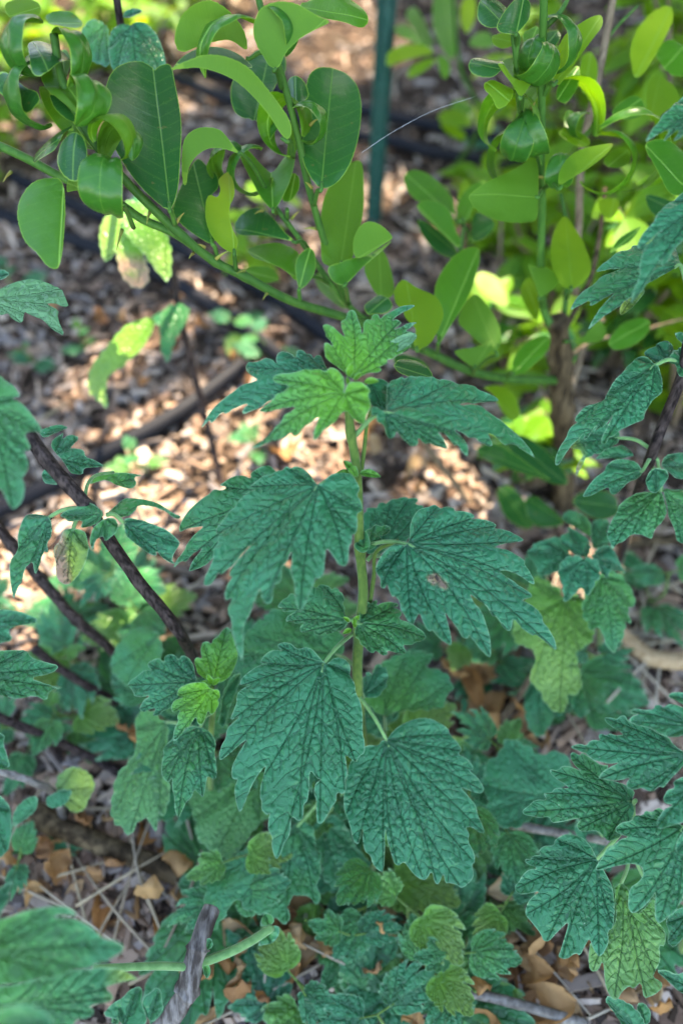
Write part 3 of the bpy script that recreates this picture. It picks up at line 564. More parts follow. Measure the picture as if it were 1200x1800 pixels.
traced(B, F7, "500,830 400,780 310,780 260,870 280,960 270,1100 190,1200 120,1280 100,1400 50,1560 70,1680 110,1700 140,1740 180,1800 230,1740 260,1660 330,1610 370,1650 400,1740 420,1620 430,1540 460,1640 520,1540 550,1400 490,1250 520,1050 560,900", (540, 850), (180, 1700), [(55, 1600), (175, 1800), (400, 1735), (460, 1635), (110, 1300), (265, 900)], .515, -.25, .5, sp=.002, droop=.1, fold=-.12, young=.2, yellow=.12, pet=(372, 1290, .48))
traced(B, PX, "190,1170 215,1130 250,1100 280,1110 285,1150 260,1180 220,1210", (285, 1110), (200, 1190), [(190, 1172), (215, 1205), (245, 1102)], .56, -.1, .5, sp=.0025, droop=.1, young=.1)
for a in (40, 110, 160): 
    q = curled(B, (373, 1203, .437), (math.cos(R(a)), math.sin(R(a)), .5), (0, .5, 1), .007, .0035, 20, 40, M_MW, ns=8, ntt=4)
    q.data.attributes['young'].data.foreach_set('value', [1.0] * len(q.data.vertices))

# ---------------------------------------------------------------- plant on the right edge with the purple stem
st = P3((1250, 400, .37), (1215, 560, .395), (1196, 662, .412), (1168, 735, .43), (1142, 805, .45), (1110, 900, .53), (1085, 1000)); st[-1].z -= .01
C = thing('motherwort_plant', st[-1], 'motherwort with dusky purple stem leaning in from the right edge', 'herb')
tube('stem', st, .0022, .0034, M_PURP, C, seg=12, n=8, square=.10)
traced(C, F11, "960,60 900,60 850,85 800,140 750,165 735,200 690,235 650,295 710,270 770,250 820,240 770,320 840,270 890,250 840,320 880,320 930,290 1000,250 1040,150 1040,60", (1050, 100), (700, 260), [(650, 295), (770, 320), (840, 322), (850, 85)], .37, .1, .75, sp=.0013, droop=.1)
traced(C, F11, "1000,720 900,730 830,790 790,810 740,850 700,900 690,940 640,980 590,1040 570,1105 640,1070 700,1020 770,970 690,1030 630,1090 610,1150 600,1200 610,1250 570,1320 555,1395 600,1360 670,1280 740,1180 760,1150 760,1200 800,1190 830,1120 880,1070 960,1000 1050,900 1060,760", (1060, 780), (590, 1330), [(575, 1100), (555, 1395), (770, 1200), (830, 790)], .368, -.1, .75, sp=.0013, droop=.12, fold=-.08)
traced(C, F11, "880,1255 865,1160 840,1100 700,1080 620,1090 540,1080 520,1140 430,1145 370,1190 310,1220 270,1260 360,1245 480,1250 380,1280 310,1310 260,1360 180,1400 120,1460 90,1515 150,1490 240,1460 230,1505 300,1470 420,1410 340,1490 260,1580 215,1645 290,1600 350,1560 430,1530 500,1470 600,1430 620,1440 590,1400 720,1340 800,1310", (880, 1255), (160, 1480), [(275, 1258), (90, 1515), (215, 1645), (540, 1082), (840, 1105), (232, 1500)], .388, -.2, .8, sp=.0013, droop=.1, fold=-.1, pet=(1208, 590, .40))
traced(C, F11, "430,1560 440,1625 500,1590 560,1530 620,1450 600,1420 500,1470", (610, 1430), (440, 1620), [(440, 1622)], .402, .2, .3, sp=.0016, yellow=.9)
traced(C, F12, "900,295 850,240 800,215 750,215 720,270 670,300 640,350 560,420 500,520 490,550 420,575 330,590 290,630 250,670 245,700 270,710 220,740 190,780 180,820 130,880 90,960 85,1030 120,1025 170,950 220,890 280,845 325,800 320,850 350,850 400,770 440,750 400,790 500,760 570,660 510,770 470,840 465,890 510,890 530,840 580,830 620,790 700,760 750,740 820,710 830,650 870,590 890,560 960,520 970,470 960,380 930,310", (900, 298), (140, 970), [(750, 215), (500, 520), (330, 590), (248, 690), (85, 1030), (335, 850), (480, 890), (820, 700), (970, 480)], .408, -.15, .7, sp=.0013, droop=.12, fold=-.14, pet=(1195, 640, .412))
traced(C, F12, "900,290 860,240 810,200 820,170 910,140 920,100 990,90 1050,120 1060,180 1020,230 1000,270 950,290", (1000, 280), (880, 130), [(810, 195), (925, 100), (1050, 120)], .414, 0, .5, sp=.0016, droop=.1)
traced(C, F12, "1010,270 1050,190 1110,180 1140,160 1060,60 1080,40 1150,60 1240,60 1240,330 1140,400 1090,370 1080,290", (1140, 300), (1080, 60), [(1070, 50), (1010, 265), (1090, 365)], .408, .2, .5, sp=.0018)
traced(C, F12, "590,830 580,950 450,1010 330,1060 300,1130 240,1240 240,1150 330,1020 200,980 160,970 230,870 320,860 450,770", (590, 900), (220, 1000), [(165, 970), (240, 1235), (320, 860)], .46, -.2, .6, sp=.0018, yellow=lambda u, s: np.clip((s - .75) * 3, 0, 1), brown=lambda u, s: np.clip((s - .95) * 5, 0, 1), pet=(1150, 795, .45))
traced(C, F12, "800,1180 740,1110 660,1090 560,1090 500,1120 480,1180 400,1230 340,1300 300,1365 380,1360 440,1330 520,1300 530,1360 570,1370 620,1330 670,1270 740,1250 780,1220", (800, 1170), (330, 1340), [(300, 1365), (560, 1370), (500, 1120), (740, 1250)], .445, -.1, .65, sp=.0014, droop=.1, pet=(1142, 806, .452))
traced(C, F12, "740,1050 640,960 560,985 480,1000 400,1060 470,1055 540,1060 600,1080 660,1070", (740, 1055), (410, 1060), [(402, 1060), (640, 962)], .45, 0, .8, sp=.0016, droop=.1)
traced(C, F12, "940,1140 980,1050 1080,1020 1200,1030 1240,1100 1230,1230 1200,1250 1090,1250 1000,1180", (930, 1145), (1220, 1120), [(1080, 1020), (1230, 1120), (1100, 1250)], .45, .1, .6, sp=.0016, droop=.1, pet=(1142, 806, .452))
traced(C, F12, "910,1150 990,1170 1020,1220 960,1310 920,1350 850,1340 820,1260 850,1180", (905, 1150), (900, 1340), [(920, 1348), (820, 1260), (1020, 1222)], .444, 0, .5, sp=.0016, droop=.15)
traced(C, F12, "950,1330 880,1350 760,1350 700,1380 640,1420 600,1460 590,1510 550,1560 520,1640 510,1700 540,1740 560,1800 600,1750 650,1740 720,1680 790,1690 850,1710 890,1720 910,1640 970,1590 1010,1500", (950, 1330), (580, 1700), [(700, 1380), (595, 1500), (512, 1690), (560, 1798), (885, 1720), (720, 1680), (1005, 1500)], .46, -.1, .6, sp=.0014, droop=.1, young=.25, fold=-.1, pet=(1138, 815, .458))
traced(C, F12, "960,1320 1040,1330 1200,1310 1260,1380 1260,1700 1200,1760 1140,1750 1100,1720 1080,1650 1020,1560 1010,1480", (960, 1320), (1180, 1720), [(1200, 1315), (1150, 1752), (1015, 1540), (1255, 1600)], .462, .1, .6, sp=.0015, droop=.1, young=.25, fold=-.1, pet=(1138, 815, .458))

# ---------------------------------------------------------------- small rosette-topped plant lower right of the lemon
st = P3((1032, 982, .505), (1036, 1010, .52), (1050, 1080, .585), (1060, 1150)); st[-1].z -= .01
D_ = thing('motherwort_plant', st[-1], 'small motherwort with a rosette of dark leaves under the lemon tree', 'herb')
tube('stem', st, .0018, .0028, M_STEM, D_, seg=8)
for (ol, b_, t_, tp, dd, kw) in [
    ("640,400 600,290 540,270 480,285 440,300 400,300 380,330 340,350 360,400 400,450 430,520 500,505 570,480 620,430", (640, 390), (370, 400), [(345, 350), (430, 518), (480, 285)], .515, {}),
    ("740,400 680,370 640,340 580,280 600,240 640,230 640,170 700,220 760,260 790,310 775,370", (745, 400), (640, 200), [(640, 172), (582, 280), (780, 290)], .503, {}),
    ("740,410 660,400 590,450 580,540 600,570 600,640 610,710 650,680 690,640 730,600 750,650 780,640 800,570 830,550 840,470 810,420", (745, 410), (640, 660), [(610, 710), (765, 648), (582, 500), (838, 500)], .500, {}),
    ("800,390 850,340 920,320 960,380 980,430 1060,500 990,490 920,500 915,545 870,500 820,440", (795, 395), (1030, 480), [(1060, 500), (915, 545), (930, 325)], .503, {}),
    ("590,100 640,75 700,85 750,120 780,170 790,260 740,230 690,190 620,150", (790, 260), (610, 100), [(595, 100), (720, 95)], .53, dict(young=.4)),
    ("800,250 800,190 820,140 920,140 920,180 900,230 930,290 900,320 800,350", (800, 330), (900, 150), [(918, 142), (820, 142), (930, 290)], .525, {}),
    ("870,530 930,510 1000,560 1050,630 1090,690 1095,750 1050,735 1080,830 1070,865 1025,830 1030,900 990,970 970,1030 930,1010 880,930 860,880 800,910 770,860 740,790 780,640 830,560", (870, 535), (950, 1000), [(1093, 745), (1070, 862), (965, 1028), (800, 905), (745, 790), (1000, 560)], .53, dict(young=.25)),
    ("360,560 440,560 560,640 600,700 690,650 760,690 730,760 740,850 800,960 760,1010 690,1060 720,1160 740,1260 710,1330 640,1320 650,1400 610,1480 550,1450 490,1380 470,1310 410,1260 390,1190 440,1080 360,1030 260,1010 240,930 270,830 350,740", (610, 690), (600, 1440), [(610, 1478), (730, 1300), (410, 1255), (245, 950), (365, 565), (795, 965), (755, 690)], .56, dict(young=.4, yellow=.35, wave=.05)),
    ("330,1290 410,1260 480,1330 540,1470 520,1560 440,1660 370,1600 340,1480", (400, 1265), (450, 1640), [(440, 1655), (335, 1400), (535, 1480)], .60, {}),
    ("640,1330 740,1280 790,1360 730,1420 720,1520 680,1500", (740, 1290), (700, 1510), [(700, 1515), (640, 1335)], .60, {})]:
    k = dict(sp=.0018, droop=.1, fold=-.05, wave=.03); k.update(kw)
    traced(D_, F13, ol, b_, t_, tp, dd, random.Random(dd * 999).uniform(-.2, .2), .5, **k)

# ---------------------------------------------------------------- lush plant in the lower right corner
st = P3((1260, 1340, .36), (1245, 1440, .385), (1225, 1560, .43), (1200, 1700)); st[-1].z -= .01
E = thing('motherwort_plant', st[-1], 'motherwort with dense overlapping blue-green leaves in the lower right corner', 'herb')
tube('stem', st, .0022, .0034, M_STEM, E, seg=10, square=.1)
tube('shoot', P3((1225, 1560, .43), (1170, 1580, .435), (1120, 1520, .425), (1112, 1412, .412)), .0014, .001, M_PET, E, seg=7)
EL = [
    ("1220,490 1130,420 1100,370 1010,330 1000,300 930,290 870,270 830,250 810,215 780,215 755,235 720,222 670,220 680,255 720,290 770,320 800,350 740,350 700,335 680,350 650,335 625,350 640,390 590,380 560,395 550,415 500,400 445,415 450,430 500,450 550,475 590,520 650,535 700,550 770,540 700,570 650,600 630,640 680,645 740,660 790,655 845,640 815,680 820,710 860,725 920,710 960,735 1000,735 1040,700 1070,715 1110,660 1170,600 1220,540", (1225, 495), (560, 450), [(670, 222), (445, 415), (630, 640), (840, 715), (985, 735), (640, 340), (1000, 305)], .382, -.12, .66, dict(pet=(1245, 1410, .375))),
    ("1250,330 1180,370 1090,370 1020,340 1000,310 900,285 830,250 860,220 910,205 850,210 845,180 880,165 940,180 1000,180 1010,150 1050,145 1070,165 1100,145 1150,155 1250,190 1270,260", (1265, 300), (850, 210), [(832, 248), (850, 185), (1030, 147), (1090, 370)], .372, 0, .7, {}),
    ("1260,170 1200,160 1150,120 1100,95 1110,70 1160,65 1260,80 1290,120", (1280, 130), (1110, 80), [(1102, 90)], .37, 0, .7, {}),
    ("850,800 870,740 800,690 740,670 650,650 700,560 640,560 590,520 545,490 515,470 500,490 460,465 435,475 440,520 470,570 510,600 440,570 380,560 350,590 295,580 300,610 340,650 400,690 430,715 380,710 330,710 310,740 250,740 280,790 200,785 150,830 110,860 120,890 180,900 230,915 290,905 310,950 370,945 440,930 510,920 470,970 500,1010 560,1010 620,1010 660,1050 690,1080 760,1060 790,1020 870,900", (860, 810), (180, 850), [(440, 475), (298, 585), (255, 742), (112, 870), (310, 948), (475, 1000), (690, 1078), (700, 600)], .412, -.1, .6, dict(pet=(1112, 1412, .412))),
    ("1190,975 1100,900 1040,850 1010,860 990,880 940,870 930,900 870,900 850,940 780,950 740,985 745,1020 800,1040 830,1050 770,1065 740,1100 690,1115 660,1180 620,1240 612,1270 650,1273 720,1253 790,1238 860,1228 920,1248 935,1298 910,1348 850,1388 835,1428 835,1528 860,1568 900,1558 950,1518 1000,1458 1020,1418 1015,1528 1020,1608 1050,1638 1080,1618 1110,1588 1150,1568 1175,1518 1210,1448 1250,1168 1250,1000", (1195, 985), (880, 1480), [(742, 1000), (612, 1265), (860, 1568), (1050, 1636), (1160, 1560), (1010, 862), (880, 900)], .392, -.1, .55, dict(pet=(1240, 1460, .39))),
    ("1260,640 1200,640 1130,670 1140,720 1090,730 1065,780 1075,820 1140,830 1070,860 1030,930 1025,985 1060,995 1110,975 1170,960 1260,930 1290,800", (1285, 700), (1050, 960), [(1027, 980), (1068, 790), (1132, 670)], .376, -.1, .6, {}),
    ("1260,968 1200,1000 1150,1080 1150,1150 1190,1180 1260,1160", (1260, 1050), (1160, 1120), [(1155, 1150)], .374, 0, .6, {})]
for (ol, b_, t_, tp, dd, tx, ty, kw) in EL: traced(E, F9, ol, b_, t_, tp, dd, tx, ty, sp=.0013, droop=.09, fold=-.07, wave=.025, **kw)
traced(E, F10, "610,230 570,150 520,90 460,70 400,60 330,95 320,140 250,140 215,180 240,200 180,205 170,230 130,225 130,255 220,295 150,300 110,340 90,380 60,410 65,450 110,475 240,445 160,500 135,560 135,610 160,640 200,690 240,740 260,790 300,790 350,730 430,650 410,740 380,850 360,900 420,915 480,870 510,890 545,810 570,770 600,850 640,900 670,870 700,800 690,720 730,700 740,560 720,420 680,350", (612, 235), (300, 740), [(330, 95), (175, 205), (65, 430), (140, 600), (280, 790), (390, 910), (640, 898), (735, 690), (130, 235)], .425, -.05, .6, sp=.0013, droop=.09, fold=-.08, pet=(1110, 1440, .418))
traced(E, F10, "770,390 830,430 840,540 880,610 950,560 1015,470 1015,560 1020,650 1090,720 1080,830 1040,820 1060,920 1030,1000 1010,1040 1070,1070 1075,1110 1020,1160 940,1190 930,1070 870,1120 840,1100 800,1140 770,1200 730,1190 690,1100 680,1040 665,920 640,1000 580,1000 560,900 570,780 640,890 700,800 680,720 740,680 750,560 720,430", (780, 395), (860, 1100), [(1085, 740), (1070, 1090), (970, 1185), (755, 1195), (600, 1000), (650, 890), (1015, 480)], .44, .05, .5, sp=.0014, droop=.06, fold=-.12, young=.3, yellow=.22, wave=.04, pet=(1105, 1500, .424))
traced(E, F10, "660,1190 700,1170 760,1200 820,1230 900,1300 930,1380 900,1440 800,1400 740,1290", (910, 1430), (670, 1185), [(662, 1188), (740, 1290)], .42, 0, .6, sp=.0018)
traced(E, F10, "880,1210 930,1215 970,1270 960,1355 900,1340", (940, 1350), (890, 1215), [(882, 1212)], .43, 0, .5, sp=.0018)
traced(E, F10, "1010,990 1080,985 1150,1020 1200,1000 1260,1030 1260,1180 1160,1130 1090,1060", (1260, 1110), (1020, 990), [(1012, 990), (1160, 1130)], .39, 0, .6, sp=.0016)
traced(E, F10, "1180,560 1110,600 1070,660 1100,740 1085,800 1130,840 1200,760 1260,700 1260,560", (1250, 600), (1100, 800), [(1085, 800), (1075, 665)], .405, .1, .6, sp=.0016)
traced(E, PX, "848,1345 885,1330 890,1300 930,1310 945,1330 975,1320 1000,1345 985,1390 945,1420 920,1445 890,1450 850,1430 860,1400 840,1380", (990, 1400), (860, 1370), [(842, 1375), (890, 1302), (890, 1448), (850, 1430)], .52, -.1, .5, sp=.002, droop=.1, pet=(1060, 1470, .50))

# ---------------------------------------------------------------- cut dark stalk with sprouts, left
st = P3((40, 749, .372), (85, 812, .378), (150, 886, .392), (200, 960, .41), (250, 1030, .43), (313, 1108, .46), (350, 1180, .56), (370, 1230)); st[-1].z -= .01
G = thing('motherwort_plant', st[-1], 'slant-cut dark stalk with fresh green sprouts at its joint', 'herb')
tube('stem', st, .0032, .0034, M_PURP, G, seg=14, n=12, square=.10, rough=.15, cut=4.5, bumps=[(.30, .015, .3)])
GL = [
    ("-60,60 10,80 40,110 90,140 130,195 70,200 130,240 200,310 255,390 255,415 200,400 150,430 185,500 180,530 140,520 170,590 170,640 130,700 150,740 130,830 65,880 30,830 0,760 -60,740 -120,500 -120,200", (-100, 250), (100, 760), [(125, 197), (255, 410), (182, 520), (170, 630), (65, 878)], .335, .1, .5, dict(young=.15, fold=-.1)),
    ("240,430 300,400 370,375 430,380 380,410 280,475", (250, 460), (430, 380), [(430, 380)], .42, .2, .9, {}),
    ("440,680 390,600 350,560 320,520 330,480 400,420 385,470 440,445 500,455 430,525 480,530 525,540 530,575 590,590 650,620 580,640 520,650 515,680 460,685", (340, 580), (630, 620), [(400, 422), (500, 455), (650, 620), (515, 680)], .43, .1, .6, {}),
    ("255,680 290,645 350,700 370,760 320,755 280,745", (360, 720), (265, 690), [(257, 682)], .43, 0, .5, {}),
    ("650,930 600,880 540,850 480,890 400,905 360,930 400,950 430,985 520,970 500,1020 560,1015 620,990", (650, 930), (380, 930), [(362, 930), (505, 1018), (540, 852)], .386, -.1, .6, dict(young=.15)),
    ("660,955 720,960 740,1010 720,1060 650,1100 640,1060 590,1090 570,1160 555,1100 580,1020", (660, 950), (590, 1120), [(570, 1158), (650, 1098), (740, 1010)], .384, 0, .6, dict(young=.15)),
    ("770,970 800,955 880,970 960,1000 1040,1030 1100,1080 1120,1110 1060,1200 1090,1235 1050,1220 1000,1190 970,1150 970,1185 930,1175 890,1150 830,1110 780,1070", (765, 980), (1090, 1150), [(1118, 1110), (1085, 1232), (940, 1178), (880, 970)], .395, .1, .5, dict(pet=(188, 905, .39))),
    ("665,930 720,880 760,840 850,840 980,860 1060,900 1130,920 1100,940 1000,890 860,880 840,920 760,960 700,940", (665, 930), (1100, 925), [(1130, 922), (760, 842), (760, 958)], .40, .2, .9, dict(young=.2)),
    ("320,950 240,930 175,935 150,980 120,1050 110,1160 60,1220 50,1330 60,1450 90,1380 130,1330 150,1260 200,1215 215,1310 240,1260 270,1160 300,1170 290,1110 325,1060", (315, 945), (80, 1360), [(60, 1448), (215, 1308), (300, 1168), (175, 937), (110, 1150)], .40, -.1, .55, dict(pet=(165, 895, .395))),
    ("400,1040 450,1020 530,1040 550,1080 560,1170 530,1260 480,1330 410,1370 350,1340 345,1220 340,1150 380,1100", (455, 1025), (410, 1360), [(410, 1368), (555, 1150), (342, 1250)], .395, 0, .4, dict(yellow=lambda u, s: np.clip(.95 - np.abs(u + .04) * 1.5, 0, 1) * np.clip(s * 2.2, 0, 1), brown=lambda u, s: np.clip((-u + .02 + .25 * (s - .5)) * 9, 0, 1), pet=(160, 895, .395), fold=.1)),
    ("550,760 600,700 700,680 800,670 890,675 830,690 850,740 820,770 740,760 660,720 600,740", (540, 790), (870, 690), [(888, 676), (830, 765)], .42, .2, .6, dict(young=.6)),
]
for (ol, b_, t_, tp, dd, tx, ty, kw) in GL:
    k = dict(sp=.0014, droop=.09, wave=.025); k.update(kw); traced(G, F14, ol, b_, t_, tp, dd, tx, ty, **k)
tube('shoot', P3((148, 880, .395), (155, 850, .40), (170, 835, .41), (200, 830, .42)), .0010, .0008, M_PET, G, seg=6)

# ---------------------------------------------------------------- left edge plants
st = P3((-60, 480, .42), (-50, 620, .44), (-45, 760, .52), (-40, 900)); st[-1].z -= .01
L1 = thing('motherwort_plant', st[-1], 'motherwort at the left edge reaching one veined leaf in below the lemon branch', 'herb')
tube('stem', st, .002, .003, M_STEM, L1, seg=8)
traced(L1, H3, "-60,240 -20,240 50,200 110,185 150,190 215,205 225,230 240,265 180,255 160,260 205,280 200,310 225,365 180,345 150,315 100,300 85,290 80,335 40,320 30,300 10,315 -20,310 -60,290", (-50, 262), (200, 300), [(215, 206), (240, 265), (225, 363), (75, 333)], .40, .1, .6, sp=.0014, under=True, droop=.1, young=.15)
traced(L1, H3, "-30,160 10,155 35,165 20,190 -30,190", (-30, 175), (35, 165), [(35, 165)], .41, 0, .6, sp=.002)
st = P3((-70, 1080, .36), (-60, 1250, .38), (-50, 1420, .45), (-40, 1560)); st[-1].z -= .01
L2 = thing('motherwort_plant', st[-1], 'motherwort at the left edge with long notched leaf tips beside dark stalks', 'herb')
tube('stem', st, .002, .003, M_STEM, L2, seg=8)
for (ol, b_, t_, tp, dd) in [("-60,350 60,345 130,365 120,385 60,400 30,420 50,450 -20,470 -80,440", (-90, 400), (120, 370), [(130, 366), (48, 450)], .36),
    ("-60,500 40,485 90,480 110,510 150,520 205,530 180,560 100,580 170,600 220,605 170,620 160,660 120,640 60,660 30,650 -60,640 -100,570", (-110, 570), (200, 560), [(205, 530), (220, 605), (155, 655), (90, 482), (40, 655)], .39),
    ("-60,760 20,780 15,820 25,850 35,900 -60,910 -80,840", (-90, 830), (30, 890), [(35, 898), (20, 782)], .38),
    ("-60,960 10,1000 40,1040 45,1120 20,1200 -60,1240", (-80, 1000), (10, 1190), [(20, 1195), (42, 1050)], .36)]:
    traced(L2, H5, ol, b_, t_, tp, dd, .05, .65, sp=.0014, droop=.1, wave=.03)
st = P3((-80, 1600, .27), (-70, 1700, .30), (-60, 1800, .36), (-50, 1900)); st[-1].z -= .01
L3 = thing('motherwort_plant', st[-1], 'motherwort with broad soft leaves close up in the lower left corner', 'herb')
tube('stem', st, .002, .003, M_STEM, L3, seg=8)
traced(L3, F15, "-60,490 60,470 150,430 250,410 320,400 400,400 450,415 490,455 430,455 380,450 320,470 430,470 510,490 570,520 610,560 650,600 720,610 785,640 780,680 720,710 680,740 600,760 540,790 440,800 370,840 250,850 150,880 -60,890 -120,700", (-130, 690), (700, 670), [(490, 453), (650, 600), (785, 655), (540, 788), (370, 838), (320, 402)], .300, .02, .55, sp=.0014, droop=-.06, fold=-.08, wave=.02, young=.25)
traced(L3, F15, "-60,900 100,890 250,850 400,800 560,790 640,775 760,785 830,820 875,850 790,860 720,880 660,900 710,940 715,980 640,1000 560,1010 600,1050 560,1090 480,1100 450,1150 200,1180 -60,1150 -120,1000", (-130, 1010), (780, 920), [(870, 848), (715, 960), (600, 1060), (460, 1140)], .330, .02, .55, sp=.0014, droop=-.04, fold=-.08, wave=.02, young=.3, yellow=lambda u, s: np.clip((s - .85) * 4, 0, .7))
traced(L3, F15, "-60,1080 60,1030 180,1020 290,1070 330,1150 200,1220 -60,1200", (-120, 1140), (310, 1110), [(325, 1130)], .262, 0, .5, sp=.002, young=.3)
traced(L3, F15, "-60,330 0,290 60,250 90,240 50,330 80,320 30,420 0,475 -60,480", (-100, 420), (80, 250), [(88, 242), (78, 322)], .31, .1, .6, sp=.0016)
# ---------------------------------------------------------------- lemon tree
tb = ground_at(992, 905); tb.z -= .01
T = thing('lemon_tree', tb, 'young thorny lemon tree with curled glossy leaves arching over the bed', 'tree')
tube('trunk', [tb] + P3((990, 800, .70), (986, 700, .635), (984, 620, .60), (978, 560, .575)), .0105, .0068, M_TRUNK, T, seg=16, n=10, rough=.35, bumps=[(.97, .03, .25), (.72, .03, .2), (.45, .04, .12)])
def br(pts, r0, r1, mat=None, **k): return tube('branch', P3(*pts), r0, r1, mat or M_CITRUS, T, seg=10, n=8, **k)
br([(975, 668, .615), (930, 668, .60), (880, 664, .585), (820, 650, .57), (760, 622, .555), (700, 595, .535), (640, 570, .515), (600, 556, .50), (510, 528, .475), (430, 486, .455), (372, 456, .445), (300, 396, .425), (205, 300, .405), (150, 225, .395), (110, 140, .385), (95, 60, .38)], .0036, .0021, bumps=[(.66, .008, .2), (.72, .008, .2), (.60, .008, .2)])
br([(375, 458, .447), (310, 412, .440), (250, 385, .437), (200, 352, .435), (110, 312, .43), (40, 275, .43), (-60, 230, .43)], .0024, .0024)
br([(690, 600, .535), (655, 570, .53), (620, 545, .52), (575, 490, .50), (530, 425, .485), (500, 385, .475), (478, 355, .47)], .0024, .0014)
br([(612, 535, .515), (585, 470, .49), (560, 392, .465), (538, 310, .445), (524, 240, .43), (500, 150, .41), (478, 80, .395), (455, 0, .385), (445, -60, .38)], .0023, .0016)
br([(970, 575, .578), (955, 545, .57), (950, 470, .545), (952, 360, .51), (950, 300, .49), (952, 150, .45), (955, 0, .41), (957, -80, .40)], .0030, .0020)
br([(951, 330, .50), (942, 285, .485), (928, 225, .465), (912, 190, .455), (906, 110, .43), (900, 60, .42)], .0018, .0012)
br([(990, 560, .585), (994, 520, .575), (1000, 450, .57), (996, 400, .56), (985, 340, .55)], .0022, .0014)
br([(985, 590, .60), (1010, 545, .60), (1040, 480, .60), (1055, 400, .60), (1062, 330, .60)], .0026, .0016, M_TRUNK)
br([(985, 640, .62), (1040, 600, .64), (1110, 585, .65), (1200, 560, .66)], .0018, .0010, M_TWIG)
br([(990, 730, .655), (1010, 660, .65), (1030, 600, .64), (1060, 560, .63)], .0035, .0020, M_TWIG)
br([(958, 530, .57), (948, 500, .56), (936, 470, .56)], .0016, .0010, M_TRUNK)
br([(955, 50, .425), (985, 20, .42), (1005, -20, .42)], .0016, .0011)
br([(1010, 520, .62), (1016, 400, .60), (1022, 270, .57), (1048, 150, .545), (1060, 90, .535), (1076, 0, .52), (1085, -60, .51)], .0030, .0024, M_TWIG)
br([(1062, 75, .533), (1085, 45, .53), (1120, 10, .53)], .0012, .0008)
# thorns
for (x, y, dx, dy, d) in [(264, 372, -6, 22, .425), (310, 392, 14, -18, .42), (215, 404, -10, 36, .43), (20, 302, -14, 18, .42), (380, 455, 22, -14, .44), (462, 370, -14, 6, .465), (556, 402, -22, 0, .47), (512, 385, 14, -14, .475), (525, 520, 0, -22, .475), (470, 515, -8, 12, .465), (430, 475, -14, 6, .45), (545, 220, 16, -12, .425), (952, 312, -16, 0, .49), (932, 195, 8, -16, .455), (548, 330, -12, -10, .445), (360, 435, -12, -6, .44), (340, 445, -8, 10, .44)]:
    p = at(x, y, d); q = at(x + dx, y + dy, d - .006)
    tube('thorn', [p, p.lerp(q, .5) + Vector((0, 0, .0005)), q], .0011, .00015, M_THORN, T, seg=6, n=3)

